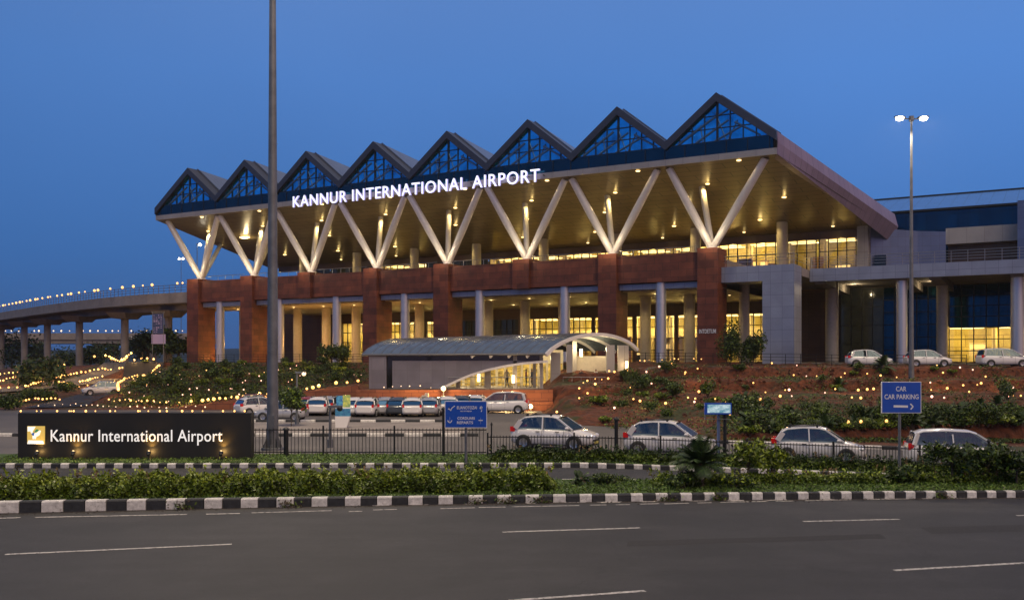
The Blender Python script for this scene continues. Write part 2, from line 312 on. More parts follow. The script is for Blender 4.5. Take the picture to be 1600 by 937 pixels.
M['windscreen'] = mat('windscreen_glass', (0.03, 0.11, 0.24), 0.05, 0.6, spec=0.8)
M['tyre'] = mat('tyre', (0.014, 0.014, 0.014), 0.85)
M['rim'] = mat('wheel_rim', (0.45, 0.45, 0.46), 0.3, 0.8)
M['plastic'] = mat('black_plastic', (0.02, 0.02, 0.022), 0.5)
M['tail'] = mat('tail_lamp', (0.45, 0.008, 0.01), 0.2, emit=(1, 0.03, 0.02), es=0.10)
M['head'] = mat('head_lamp', (0.7, 0.72, 0.75), 0.1, 0.3)
M['plate'] = mat('number_plate', (0.65, 0.55, 0.12), 0.5)
M['hill'] = mat('far_hill', (0.020, 0.040, 0.060), 1.0, var=0.3, nscale=0.02)
M['roofwhite'] = mat('pavilion_roof_sheet', (0.20, 0.26, 0.32), 0.22, 0.6, var=0.18, nscale=0.9)
M['roofseam'] = mat('pavilion_roof_seam', (0.16, 0.17, 0.19), 0.4, 0.4)
M['pavwall'] = panelmat('pavilion_wall_panel', (0.20, 0.19, 0.22), (0.175, 0.165, 0.195), (0.13, 0.13, 0.14), 1.1, 1.1, 0.012, 0.5, 0.1, 0.0)
M['banner'] = mat('banner_white', (0.34, 0.28, 0.48), 0.7)
M['bannerblue'] = mat('banner_blue', (0.03, 0.05, 0.14), 0.7)

def point(name, loc, e, col=(1, 0.72, 0.30), r=0.15, parent=None):
    l = bpy.data.lights.new(name, 'POINT'); l.energy = e; l.color = col; l.shadow_soft_size = r
    o = bpy.data.objects.new(name, l); C.objects.link(o); o.location = loc
    if parent: o.parent = parent
    return o
def spot(name, loc, e, to, col=(1, 0.8, 0.55), size=120, blend=0.6, r=0.15, parent=None):
    l = bpy.data.lights.new(name, 'SPOT'); l.energy = e; l.color = col; l.spot_size = R(size); l.spot_blend = blend; l.shadow_soft_size = r
    o = bpy.data.objects.new(name, l); C.objects.link(o); o.location = loc
    o.rotation_euler = (Vector(to)-Vector(loc)).to_track_quat('-Z', 'Y').to_euler()
    if parent: o.parent = parent
    return o

def text_mesh(txt, width, height, depth=0.03, bold=0.0, spacing=1.0):
    """flat lettering in the x-z plane facing -y, scaled to width and cap height; mats: front, side"""
    cu = bpy.data.curves.new('t', 'FONT'); cu.body = txt; cu.size = 1; cu.offset = bold; cu.space_character = spacing; cu.resolution_u = 3
    o = bpy.data.objects.new('t', cu); C.objects.link(o); bpy.context.view_layer.update()
    me = bpy.data.meshes.new_from_object(o.evaluated_get(bpy.context.evaluated_depsgraph_get()))
    bpy.data.objects.remove(o)
    vs = np.array([v.co[:] for v in me.vertices]); fs = [tuple(p.vertices) for p in me.polygons]
    x0, x1 = vs[:,0].min(), vs[:,0].max(); cap = 0.729
    if txt.upper() == txt: y0 = 0; cap = vs[:,1].max()
    sx = width/(x1-x0) if width else height/cap; sy = height/cap
    b = MB()
    pts = [((v[0]-x0)*sx, v[1]*sy) for v in vs]; n = len(pts)
    # count edges to find outline
    ec = {}
    for f in fs:
        for a, c in zip(f, f[1:]+f[:1]): ec[(a, c)] = 1
    V = [(x, -depth, z) for x, z in pts] + [(x, 0, z) for x, z in pts]
    b.add(V, fs, 0)
    side = [(a, c) for (a, c) in ec if (c, a) not in ec]
    b.add(V, [(c, a, a+n, c+n) for a, c in side], 1)
    bpy.data.meshes.remove(me)
    return b, (x1-x0)*sx

# ------------------------------------------------------------------ terrain
def sstep(a, b, x):
    t = min(1, max(0, (x-a)/(b-a))); return t*t*(3-2*t)
def lerp_pts(x, pts):
    if x <= pts[0][0]: return pts[0][1]
    for (a, p), (b, q) in zip(pts[:-1], pts[1:]):
        if x <= b: return p + (q-p)*(x-a)/(b-a)
    return pts[-1][1]
def wob(x, y): return math.sin(x*0.7+1.3)*0.5 + math.sin(y*0.9+x*0.31)*0.4 + math.sin(x*1.9-y*0.6)*0.22
def lot_z(X, Y): return -0.036*max(0, X-3)*sstep(31.5, 35.5, Y)
def sec_right(X, Y):
    w = wob(X, 0)*0.8; z0 = lot_z(X, 50)
    return lerp_pts(Y, [(51+w*.4, z0), (53+w*.6, z0+.35), (60, z0+.9), (71+w, 1.55), (77.2+w, 1.65), (77.7+w, 2.55), (83.4+w*.4, 2.65), (83.9+w*.4, 3.58), (95, 3.62), (108, 4.0)])
def sec_mid(X, Y):
    w = wob(X, 2)
    return lerp_pts(Y, [(63+w, 0), (65+w, .35), (72+w, .7), (72.5+w, 1.15), (79+w, 1.3), (79.5+w, 1.9), (86+w, 2.3), (86.5+w, 3.0), (94, 3.4), (96, 3.9), (104, 4.0)])
def sec_pav(X, Y): return lerp_pts(Y, [(80, 0), (80.25, 1.68), (98, 1.7), (102, 4.0)])
def sec_left(X, Y):
    w = 2.0*min(1, max(0, (X+29)/16.0))
    return lerp_pts(Y, [(81, 0), (81.3, w), (84, w+.12), (96, max(w, 1.9)), (109, 3.75), (116, 4.0)])
def sec_far(X, Y):
    top = max(1.0, 3.9-0.045*max(0, -X-60))
    return lerp_pts(Y, [(92, 0), (112, .5), (132, 2.0), (150, top), (175, top)])
def zT(X, Y):
    if Y < 31.5: return 0.0
    if Y < 50: base = lot_z(X, Y)
    else: base = lot_z(X, 50)
    a = sec_left(X, Y)
    b = sec_far(X, Y)
    edge = -36 - (Y-81)*0.16
    m = sstep(edge-6, edge+3, X) if Y < 150 else 1-sstep(-52, -58, X)*0
    if Y >= 130: m = max(m, sstep(-57, -50, X)) if Y < 150 else sstep(-62, -54, X)
    L_ = b*(1-m)+a*m
    k1 = sstep(-13.2, -12.8, X); k2 = sstep(2.6, 4.6, X); k3 = sstep(9.0, 15.0, X)
    z = L_*(1-k1) + sec_pav(X, Y)*k1*(1-k2) + (sec_mid(X, Y)*(1-k3) + sec_right(X, Y)*k3)*k2
    if Y > 185: z = z*(1-sstep(185, 420, Y)*0.6)
    if Y < 50: return base
    return max(z, base) if z > 0.02 else base
def hit(px, py, y0=30.0, y1=260.0):
    """where the sight line of a photograph pixel meets the terrain"""
    dx = (px-800)/1500; dz = -(py-566)/1500; Y = y0
    while Y < y1:
        if 4+dz*Y <= zT(dx*Y, Y): return Vector((dx*Y, Y, zT(dx*Y, Y)))
        Y += 0.15
    return Vector((dx*y1, y1, zT(dx*y1, y1)))

def axis(a, b, step): return list(np.arange(a, b, step))
xs = [-1600,-1200,-900,-500,-300,-220,-180,-150] + axis(-130, -60, 2.0) + axis(-60, 60, 0.55) + axis(60, 130, 3) + [150,200,300,500,900,1200,1600]
ys = [-300,-100,-40,-10,10,22,28,31.4] + axis(31.5, 51, 1.0) + axis(51, 118, 0.42) + axis(118, 190, 2.2) + [200,220,250,300,360,420,600,1000,1300,1600]
g = MB(); nx = len(xs)
vv = []
for y in ys:
    for x in xs:
        n = 0
        if 52 < y < 112 and -50 < x < 70 and not (-13.4 < x < 3 and y > 79):
            n = 0.10*math.sin(x*2.3+y*1.7)*math.sin(y*2.9-x*0.8)
            n += random.uniform(-.07, .07)
        vv.append((x, y, zT(x, y)+n*(1 if zT(x, y) > 0.15 else 0.0) - 0.02))
g.add(vv, [(j*nx+i, j*nx+i+1, (j+1)*nx+i+1, (j+1)*nx+i) for j in range(len(ys)-1) for i in range(nx-1)])
# ground material: laterite where steep, thin green where flatter and by patches
mg = bpy.data.materials.new('ground_soil_and_weeds'); mg.use_nodes = True; nt = mg.node_tree; b_ = nt.nodes['Principled BSDF']; L = nt.links
tc = nt.nodes.new('ShaderNodeTexCoord')
n1 = nt.nodes.new('ShaderNodeTexNoise'); n1.inputs['Scale'].default_value = 0.22; n1.inputs['Detail'].default_value = 8; n1.inputs['Roughness'].default_value = 0.7
n2 = nt.nodes.new('ShaderNodeTexNoise'); n2.inputs['Scale'].default_value = 2.2; n2.inputs['Detail'].default_value = 8
for n_ in (n1, n2): L.new(tc.outputs['Object'], n_.inputs['Vector'])
c1 = nt.nodes.new('ShaderNodeValToRGB'); L.new(n2.outputs['Fac'], c1.inputs[0])
c1.color_ramp.elements[0].color = (0.040, 0.012, 0.005, 1); c1.color_ramp.elements[0].position = .3; c1.color_ramp.elements[1].color = (0.150, 0.044, 0.016, 1); c1.color_ramp.elements[1].position = .72
c2 = nt.nodes.new('ShaderNodeValToRGB'); L.new(n2.outputs['Fac'], c2.inputs[0])
c2.color_ramp.elements[0].color = (0.014, 0.022, 0.005, 1); c2.color_ramp.elements[1].color = (0.055, 0.055, 0.014, 1)
gn = nt.nodes.new('ShaderNodeNewGeometry'); sx_ = nt.nodes.new('ShaderNodeSeparateXYZ'); L.new(gn.outputs['Normal'], sx_.inputs[0])
mm = nt.nodes.new('ShaderNodeMapRange'); mm.inputs[1].default_value = .55; mm.inputs[2].default_value = .9; L.new(sx_.outputs['Z'], mm.inputs[0])
pr = nt.nodes.new('ShaderNodeMapRange'); pr.inputs[1].default_value = .50; pr.inputs[2].default_value = .58; L.new(n1.outputs['Fac'], pr.inputs[0])
mt = nt.nodes.new('ShaderNodeMath'); mt.operation = 'MULTIPLY'; L.new(mm.outputs[0], mt.inputs[0]); L.new(pr.outputs[0], mt.inputs[1])
mx = nt.nodes.new('ShaderNodeMix'); mx.data_type = 'RGBA'; L.new(mt.outputs[0], mx.inputs[0]); L.new(c1.outputs[0], mx.inputs[6]); L.new(c2.outputs[0], mx.inputs[7])
L.new(mx.outputs[2], b_.inputs['Base Color']); b_.inputs['Roughness'].default_value = 0.95
bp = nt.nodes.new('ShaderNodeBump'); bp.inputs['Strength'].default_value = .8; bp.inputs['Distance'].default_value = .2; L.new(n2.outputs['Fac'], bp.inputs['Height']); L.new(bp.outputs[0], b_.inputs['Normal'])
struct(g.build('ground', mg))

def sheet(name, m, x0, x1, fy0, fy1, dz, nx_=60, ny_=10):
    b = MB(); V = []
    for j in range(ny_+1):
        for i in range(nx_+1):
            x = x0+(x1-x0)*i/nx_; y = fy0(x)+(fy1(x)-fy0(x))*j/ny_
            V.append((x, y, zT(x, y)+dz))
    b.add(V, [(j*(nx_+1)+i, j*(nx_+1)+i+1, (j+1)*(nx_+1)+i+1, (j+1)*(nx_+1)+i) for j in range(ny_) for i in range(nx_)])
    return struct(b.build(name, m))
def Yk(X): return 27.3 + .106*max(-45, min(24, X)) - .0022*max(-45, min(24, X))**2
def strip(name, m, cl, w, dz, n=40):
    """a road along a centre line of (X, Y) points, laid on the terrain"""
    pts = [Vector((p[0], p[1])) for p in cl]; V = []; F = []
    dense = []
    for k in range(n+1):
        t = k/n*(len(pts)-1); i = min(int(t), len(pts)-2); f = t-i
        p0 = pts[max(0, i-1)]; p1 = pts[i]; p2 = pts[i+1]; p3 = pts[min(len(pts)-1, i+2)]
        dense.append(0.5*((2*p1)+(p2-p0)*f+(2*p0-5*p1+4*p2-p3)*f*f+(3*p1-p0-3*p2+p3)*f**3))
    for k, p in enumerate(dense):
        d = (dense[min(k+1, n)]-dense[max(k-1, 0)]).normalized(); q = Vector((-d.y, d.x))
        for s_ in (-1, -.5, 0, .5, 1):
            v = p+q*w/2*s_; V.append((v.x, v.y, max(zT(v.x, v.y), zT(p.x, p.y))+dz))
    for k in range(n):
        for j in range(4): F.append((k*5+j, k*5+j+1, (k+1)*5+j+1, (k+1)*5+j))
    b = MB(); b.add(V, F); struct(b.build(name, m)); return dense

sheet('road', M['asphalt'], -90, 90, lambda x: -30, lambda x: Yk(x)+.1, 0.004, 60, 20)
sheet('median_grass', M['grass'], -90, 90, lambda x: Yk(x)+.15, lambda x: 31.6, 0.16, 120, 6)
sheet('service_road', M['asphalt'], -90, 90, lambda x: 31.7, lambda x: 36.6, 0.004, 80, 6)
sheet('verge_grass', M['grass'], -90, 90, lambda x: 36.7, lambda x: 41.0, 0.10, 80, 6)
for xa_, xb_, ye_ in ((-90, -13, 80.7), (-13, 2.4, 79.7), (2.4, 9.5, 61.5), (9.5, 70, 50.6)):
    sheet('parking_lot', M['lot'], xa_, xb_, lambda x: 41.1, lambda x: ye_, 0.01, max(8, int((xb_-xa_)/1.0)), 24)
sheet('parking_paving', M['lot2'], -28, -2.5, lambda x: 52.0, lambda x: 64.0, 0.03, 40, 8)
sheet('terrace_pavement', M['lot'], 12, 80, lambda x: 85.4, lambda x: 92, 0.02, 80, 4)
sheet('terrace_road', M['lot'], -58, 80, lambda x: max(99, 118-.5*x), lambda x: 175, 0.03, 60, 12)

# painted markings on the front road
def marking(a, b, w):
    pa = Vector(((a[0]-800)*4/(a[1]-566), 6000/(a[1]-566), 0.010)); pb = Vector(((b[0]-800)*4/(b[1]-566), 6000/(b[1]-566), 0.010))
    d = (pb-pa).normalized(); q = Vector((-d.y, d.x, 0))*w/2
    return [pa-q, pb-q, pb+q, pa+q]
mk = MB()
for a, b, w in [((8,866),(362,850),.13), ((785,831),(1000,824.5),.13), ((1255,814.5),(1405,811),.13), ((1588,805.3),(1720,802),.13),
                ((795,938),(1008,923),.13), ((1397,891),(1640,877),.13), ((-420,890),(-260,881),.13),
                ((55,808),(292,803.5),.12), ((322,803),(375,802),.12), ((393,801),(518,797.5),.10), ((545,799),(566,798.5),.1), ((583,796.5),(620,795.5),.1),
                ((688,794.5),(742,793),.10), ((748,792.5),(790,792),.10), ((800,791.5),(905,789.5),.10), ((922,789),(948,788.5),.1), ((962,788.4),(984,788),.1), ((1000,787.3),(1030,786.6),.1),
                ((1038,787),(1076,786),.1), ((1090,785.5),(1112,785),.1), ((1125,784.6),(1200,783),.1), ((1212,783),(1240,782.5),.1), ((1255,782),(1330,780.5),.1), ((1350,780.3),(1420,779),.1), ((1440,778.8),(1600,776.6),.1),
                ((-60,811),(32,808.5),.12)]:
    q = marking(a, b, w); n = 12
    for k in range(n):        # worn paint: the dash broken into pieces of slightly different width
        t0, t1 = k/n, (k+1)/n; j = random.uniform(.82, 1.0)
        p = [q[0].lerp(q[1], t0), q[0].lerp(q[1], t1), q[3].lerp(q[2], t1), q[3].lerp(q[2], t0)]
        p[2] = p[1].lerp(p[2], j); p[3] = p[0].lerp(p[3], j)
        mk.add(p, [(0,1,2,3)])
for px in [55, 122, 190, 258, 327, 470, 521, 590, 650, 735, 830, 890, 945, 1010, 1085, 1145, 1205, 1290, 1370]:
    y = 797.5-px*.0128; a = hit(px, y, 10)
    L0 = random.uniform(.35, .6)
    mk.add([(a.x-.35, a.y+.28, .010), (a.x+L0, a.y+.30, .010), (a.x+L0*.8, a.y+.02, .010), (a.x-.1, a.y-.05, .010)], [(0,3,2,1)])
struct(mk.build('road_markings', M['mark']))

# kerbs of black and white blocks
def kerb(name, fY, x0, x1, h_, th, L_, zf, gap=0.012):
    b = MB(); x = x0; k = 0
    while x < x1:
        xa, xb = x+gap, x+(L_(x) if callable(L_) else L_)*random.uniform(.97, 1.03)-gap; h = h_(x) if callable(h_) else h_; x = xb+gap
        ya, yb = fY(xa), fY(xb); za, zb = zf(xa, ya), zf(xb, yb); j = random.uniform(-.012, .012); c = .035
        pr_ = [(0, -.05), (0, h-c), (c, h), (th, h), (th, -.05)]
        V = [(xa, ya+p+j, za+q) for p, q in pr_] + [(xb, yb+p+j, zb+q) for p, q in pr_]; n = len(pr_)
        b.add(V, [tuple(range(n))[::-1], tuple(range(n, 2*n))] + [(i, i+1, n+i+1, n+i) for i in range(n-1)], k % 2); k += 1
    return struct(b.build(name, [M['wpaint'], M['bpaint']]))
kerb('kerb', Yk, -38, 46, lambda x: lerp_pts(x, [(-13, .31), (-7, .26), (0, .215), (15, .20)]), .22, lambda x: lerp_pts(x, [(-13, .55), (-6, .46), (2, .375), (15, .29)]), lambda x, y: 0)
kerb('median_back_kerb', lambda x: 31.55, -40, 40, .16, .15, .8, lambda x, y: 0)
kerb('verge_kerb', lambda x: 36.5+.15*math.sin(x*.1), -45, 40, .18, .18, .34, zT)
kerb('slope_foot_kerb', lambda x: 50.6+.1*math.sin(x), 6, 60, .2, .2, .9, zT)
kerb('island_kerb', lambda x: 51.8, -28, -2.5, .18, .2, 1.0, zT)
kerb('island_back_kerb', lambda x: 64.1, -28, -2.5, .18, .2, 1.0, zT)
ramp_left = strip('access_ramp', M['lot'], [(-88, 96), (-66, 108), (-56, 125), (-60, 150), (-75, 190)], 7, 0.05)
ramp_mid = strip('slope_path', M['asphalt'], [(-40, 84), (-43, 98), (-47, 112), (-50, 132), (-53, 150)], 5, 0.05)

# far hills
h = MB(); n = 120; V = []
for i in range(n+1):
    x = -1500+3000*i/n; z = 13+6*math.sin(i*.21)+4*math.sin(i*.53+1)+2*math.sin(i*1.3)
    V += [(x, 700+30*math.sin(i*.3), -3), (x, 760, z*1.0), (x, 960, z*1.3), (x, 1200, -3)]
h.add(V, [(i*4+j, (i+1)*4+j, (i+1)*4+j+1, i*4+j+1) for i in range(n) for j in range(3)], 0, True)
struct(h.build('hills', M['hill']))

def hall_glass():
    m = bpy.data.materials.new('hall_window_glass'); m.use_nodes = True; nt = m.node_tree; nt.nodes.clear(); L = nt.links
    o = nt.nodes.new('ShaderNodeOutputMaterial'); mx = nt.nodes.new('ShaderNodeMixShader'); t = nt.nodes.new('ShaderNodeBsdfTransparent'); g = nt.nodes.new('ShaderNodeBsdfGlossy')
    t.inputs[0].default_value = (.92, .88, .78, 1); g.inputs['Roughness'].default_value = .03; mx.inputs[0].default_value = .10
    L.new(t.outputs[0], mx.inputs[1]); L.new(g.outputs[0], mx.inputs[2]); L.new(mx.outputs[0], o.inputs[0]); return m
M['hallglass'] = hall_glass()
M['hallwall'] = panelmat('hall_back_wall', (0.74, 0.64, 0.26), (0.60, 0.50, 0.18), (0.25, 0.15, 0.06), 2.2, 1.5, 0.03, 0.6, noise=0.2)
M['hallfloor'] = mat('hall_floor', (0.42, 0.34, 0.22), 0.25, var=0.1)
M['hallstrip'] = mat('hall_ceiling_light', (1,.9,.7), .5, emit=(1, .80, .42), es=4.5, sample=False)
HC = [mat('hall_dark_wood', (.10,.05,.02), .5), mat('hall_cream', (.75,.66,.45), .6), mat('hall_tan', (.45,.27,.10), .6), mat('hall_black', (.02,.02,.02), .4), mat('hall_shop_sign', (.5,.3,.1), .5, emit=(1,.72,.3), es=1.6, sample=False)]
def hall(parent, u0, u1, z0, z1, s0, dep, e, dim=1.0, bays=5.75):
    """a lit hall behind the glass: floor, back wall, ceiling lights, counters and shop fronts"""
    b = MB(); b.box(u0, u1, s0+dep, s0+dep+.1, z0, z1); b.box(u0-.1, u0, s0+.3, s0+dep, z0, z1); b.box(u1, u1+.1, s0+.3, s0+dep, z0, z1); b.box(u0, u1, s0+.3, s0+dep, z1, z1+.1); b.build('hall_wall', M['hallwall'], parent)
    b = MB(); b.box(u0, u1, s0+.3, s0+dep, z0-.1, z0-.01); b.build('hall_floor', M['hallfloor'], parent)
    n = max(1, round((u1-u0)/bays)); w = (u1-u0)/n; H = z1-z0
    for k in range(n):
        c = u0+(k+.5)*w
        b = MB(); b.box(c-w*.36, c+w*.36, s0+dep*.30, s0+dep*.30+.22, z1-.12, z1-.05); b.build('ceiling_light', M['hallstrip'], parent)
        b = MB(); b.box(c-w*.36, c+w*.36, s0+dep*.62, s0+dep*.62+.22, z1-.12, z1-.05); b.build('ceiling_light', M['hallstrip'], parent)
        if e: point('hall_light', (c+random.uniform(-.8, .8), s0+dep*.45, z0+H*.78), e*2.1*random.uniform(.7, 1.25), (1, .76, .27), .3, parent)
        x = c-w/2+.2
        while x < c+w/2-.6:
            ww = random.uniform(.5, 2.1); hh = H*random.choice((.22, .3, .42, .55)); q = random.choice((0, 1, 2, 2, 3, 1)); dd = s0+random.uniform(dep*.35, dep*.8)
            b = MB(); b.box(x, x+ww, dd, dd+random.uniform(.3, .8), z0, z0+hh); b.box(x-.05, x+ww+.05, dd-.05, dd+.3, z0+hh, z0+hh+.06)
            if random.random() < .4: b.box(x+.1, x+ww-.1, dd-.08, dd-.05, z0+hh*.7, z0+hh*.92, 1)
            b.build('counter', [HC[q], HC[4]], parent); x += ww+random.uniform(.1, 1.0)
        if H > 5:
            b = MB(); b.box(c-w/2, c+w/2, s0+dep*.7, s0+dep, z0+H*.55, z0+H*.60); b.box(c-w/2, c+w/2, s0+dep*.7-.03, s0+dep*.7, z0+H*.60, z0+H*.74); b.build('mezzanine', HC[1], parent)
        b = MB(); b.tube((c-w*.5+.4, s0+dep*.5, z0), (c-w*.5+.4, s0+dep*.5, z1), .28, n=12); b.build('hall_column', HC[1], parent)

# ------------------------------------------------------------------ the terminal (local frame: x along the front to the right, y into the building)
TW = math.atan2(-0.494, 0.8695)
term = thing('terminal_building', 'airport terminal with zigzag gabled roof on white V struts above a red stone base', 'building', (22.3, 107.0, 0), TW)
FT = [0, 12.0, 23.5, 35.2, 46.6, 58.2, 69.2, 80.2]           # strut feet, metres to the left of the right pier
def sof(s): return 25.6-.155*(s+4)
PIT = 11.47; PK = [1.8-PIT*i for i in range(8)]
SF, SR = -4.0, 25.0
UL, UR = -85.6, 8.2
ULr, URr = -90.4, 14.9
# soffit, lip, blue glass strip
b = MB(); NS = 24
def edgeu(side, s):
    f = (s-SF)/(SR-SF); return (UL+(ULr-UL)*f) if side < 0 else (UR+(URr-UR)*f)
for k in range(NS):
    s0 = SF+(SR-SF)*k/NS; s1 = SF+(SR-SF)*(k+1)/NS
    b.quad((edgeu(-1, s0), s0, sof(s0)), (edgeu(-1, s1), s1, sof(s1)), (edgeu(1, s1), s1, sof(s1)), (edgeu(1, s0), s0, sof(s0)))
b.build('soffit', M['soffit'], term)
b = MB(); b.box(UL, UR, SF-.02, SF+.5, 25.58, 26.25); b.build('fascia_lip', M['lip'], term)
b = MB(); b.box(UL+.5, UR-.4, SF+.03, SF+.4, 26.25, 27.6)
u = UL+1
while u < UR: b.box(u, u+.07, SF-.02, SF+.04, 26.25, 27.6, 1); u += 2.3
b.build('glass_band', [M['bandglass'], M['mullion']], term)
# gables
DROP = .09
def ridge_z(s, z): return z-DROP*(s-SF)
for i, up in enumerate(PK):
    l = up-PIT/2 if i < 7 else UL; r = up+PIT/2 if i > 0 else UR
    zl = 28.2 if i < 7 else 27.4; zr = 28.2 if i > 0 else 27.9
    zp = 32.8; th = .95
    # frame: a mitred chevron 1.9 m deep
    for (ua, za, ub, zb, nm) in ((l, zl, up, zp, 'left'), (up, zp, r, zr, 'right')):
        b = MB(); f0, f1 = SF-.25, SF+1.7
        b.hexa([(ua, f0, za-th), (ub, f0, zb-th), (ub, f1, zb-th), (ua, f1, za-th), (ua, f0, za), (ub, f0, zb), (ub, f1, zb), (ua, f1, za)])
        b.build('gable_frame', M['greyroof'], term)
    # roof planes running back and down
    b = MB(); lift = .22
    for (ua, za, ub, zb) in ((l, zl, up, zp), (up, zp, r, zr)):
        n = 14
        for k in range(n):
            s0 = SF+1.7+(SR-SF-1.7)*k/n; s1 = SF+1.7+(SR-SF-1.7)*(k+1)/n
            def q(u_, z_, s_):
                if i == 0 and u_ == r: return (edgeu(1, s_), s_, 27.9-.165*(s_-SF)+.02)
                return (u_, s_, ridge_z(s_, z_)+lift)
            b.quad(q(ua, za, s0), q(ub, zb, s0), q(ub, zb, s1), q(ua, za, s1))
        b.quad((ua, SF+1.72, za-.05), (ub, SF+1.72, zb-.05), (ub, SF+1.72, zb+lift), (ua, SF+1.72, za+lift))
    b.build('gable_roof', M['seam'], term)
    # glass with mullions; truss tubes sunk in the opaque pane, drawn as a reflection
    zi = 27.6; sl_l = (zp-zl)/(up-l); sl_r = (zp-zr)/(r-up)
    gl = up-(zp-th-zi)/sl_l+.02; gr = up+(zp-th-zi)/sl_r-.02
    b = MB(); b.add([(gl, SF+.25, zi), (gr, SF+.25, zi), (up, SF+.25, zp-th)], [(0,1,2)])
    gp = b.build('gable_glass', M['blueglass'], term)
    b = MB()
    def topz(u_): return zp-th-(up-u_)*sl_l if u_ < up else zp-th-(u_-up)*sl_r
    for du in (-4.2, -2.8, -1.4, 0, 1.4, 2.8, 4.2):
        u_ = up+du; w = .10 if du == 0 else .04
        if topz(u_) > zi+.3: b.box(u_-w, u_+w, SF+.12, SF+.26, zi, topz(u_))
    for zz in (zi+1.45, zi+2.8):
        w_ = (zp-th-zz)
        b.box(up-w_/sl_l, up+w_/sl_r, SF+.13, SF+.25, zz-.035, zz+.035)
    b.box(gl, gr, SF+.1, SF+.26, zi-.06, zi+.1)
    b.build('gable_mullion', M['mullion'], gp)
    b = MB()
    for (u0, z0, u1, z1, rr_) in ((-4.4, .15, -.6, 2.5, .16), (-.6, 2.5, 1.2, 3.3, .12), (-2.4, .1, 1.2, 2.2, .14), (-.3, .1, 2.9, 1.5, .13), (1.2, .1, 2.2, 2.1, .09), (-1.6, .1, -1.9, 2.0, .08), (1.9, 1.9, 4.6, .2, .13), (-.2, 3.1, .9, .2, .08)):
        if topz(up+u0) > zi+z0 and topz(up+u1) > zi+z1:
            b.tube((up+u0, SF+.24, zi+z0), (up+u1, SF+.24, zi+z1), rr_, rr_*.8, 6)
    b.build('truss', M['truss'], gp)
# right and left side fascias (folded)
for sd_ in (1, -1):
    b = MB(); n = 22
    def row(f):
        s_ = SF+(SR+2-SF)*f; e = edgeu(sd_, s_)+ (0 if sd_ > 0 else 0)
        zt = (27.95-5.0*f) if sd_ > 0 else (27.4-3.4*f); zb = 25.6-6.1*f if sd_ > 0 else 25.6-4.5*f
        zm = zt*.52+zb*.48
        return [(e-.0*sd_, s_, zt), (e+.35*sd_*(0.2+f), s_, zm), (e-.6*sd_*f, s_, zb), (e-1.2*sd_, s_, sof(s_)+.02)]
    for k in range(n):
        A, B_ = row(k/n), row((k+1)/n)
        for j in range(3):
            b.add([A[j], B_[j], B_[j+1], A[j+1]], [(0,1,2,3) if sd_ > 0 else (3,2,1,0)], 0)
    E = row(1.0); b.add(E[:3]+[(E[0][0]-3*sd_, E[0][1], E[0][2]), (E[2][0]-3*sd_, E[2][1], E[2][2])], [(0,1,2,4,3)])
    b.build('side_fascia', M['pink'], term)
# struts: V pairs with a leaning back leg
for i, t in enumerate(FT):
    foot = Vector((-t, 0, 16.6)); arms = []
    for sgn in (-1, 1): arms.append((Vector((-(t-1.4)+sgn*5.35, -3, sof(-3)+.05)), .47, .40))
    arms.append((Vector((-(t+2.5), 4, sof(4)+.05)), .36, .36))
    if i >= 5: arms.append((Vector((-(t+6.4), 10, sof(10)+.05)), .36, .33))
    for tp, r0, r1 in arms:
        b = MB(); d = (tp-foot); st = foot+d.normalized()*.3
        b.tube(foot, st, .26, r1, 14, 0); b.tube(st, foot+d*.5, r1, r0, 14, 0, False); b.tube(foot+d*.5, tp, r0, r1, 14, 0)
        b.build('strut', M['strut'], term)
    b = MB(); b.lathe((-t, 0, 16.58), [(.75, 0), (.75, .1), (.5, .25), (.35, .5)], 16); b.build('strut_base', M['strut'], term)
# red stone base
for i, t in enumerate(FT):
    if i in (0, 1, 3, 4, 6, 7):
        b = MB(); w = 1.15; w2 = w if i != 7 else 1.25
        b.box(-t-w2, -t+w, -1.7, 1.7, 3.0, 16.6); b.build('pier', M['stone'], term)
    else:
        b = MB(); b.box(-t-1.15, -t+1.15, -1.7, 1.7, 13.0, 16.6); b.build('pilaster', M['stone'], term)
b = MB()
for t0, t1 in zip(FT[:-1], FT[1:]): b.box(-t1+1.16, -t0-1.16, -1.3, -.4, 13.1, 16.25)
b.build('parapet', M['stone'], term)
b = MB(); b.box(-81.3, 1.0, -.35, 25, 13.2, 15.6); b.build('deck_slab', M['concrete'], term)
b = MB()
for t0, t1 in ((0, 12.0), (12.0, 35.2), (35.2, 46.6), (46.6, 69.2), (69.2, 80.2)): b.box(-t1+1.2, -t0-1.2, -.8, 0.2, 12.36, 12.99)
b.build('edge_beam', M['grey'], term)
b = MB(); b.box(-81.3, 1.2, .2, 25, 12.25, 12.35); b.build('arcade_ceiling', M['ceil'], term)
# handrail on the red parapet
for t0, t1 in zip(FT[:-1], FT[1:]):
    b = MB(); b.tube((-t1+1.2, -.8, 16.95), (-t0-1.2, -.8, 16.95), .035, n=6)
    u = -t1+1.4
    while u < -t0-1.2: b.tube((u, -.8, 16.25), (u, -.8, 16.95), .03, n=5); u += 1.5
    b.build('handrail', M['rail'], term)
# front row of clad round columns, with joint rings
for t in (5.8, 18.0, 30.0, 41.6, 53.2, 63.7, 75.6):
    b = MB(); z = 3.4
    b.lathe((-t, -.55, 0), [(.575, 3.4), (.575, 13.09)], 20)
    while z < 13.0: b.lathe((-t, -.55, 0), [(.60, z), (.60, min(z+1.38, 13.05))], 20); z += 1.43
    b.build('column', M['colmetal'], term)
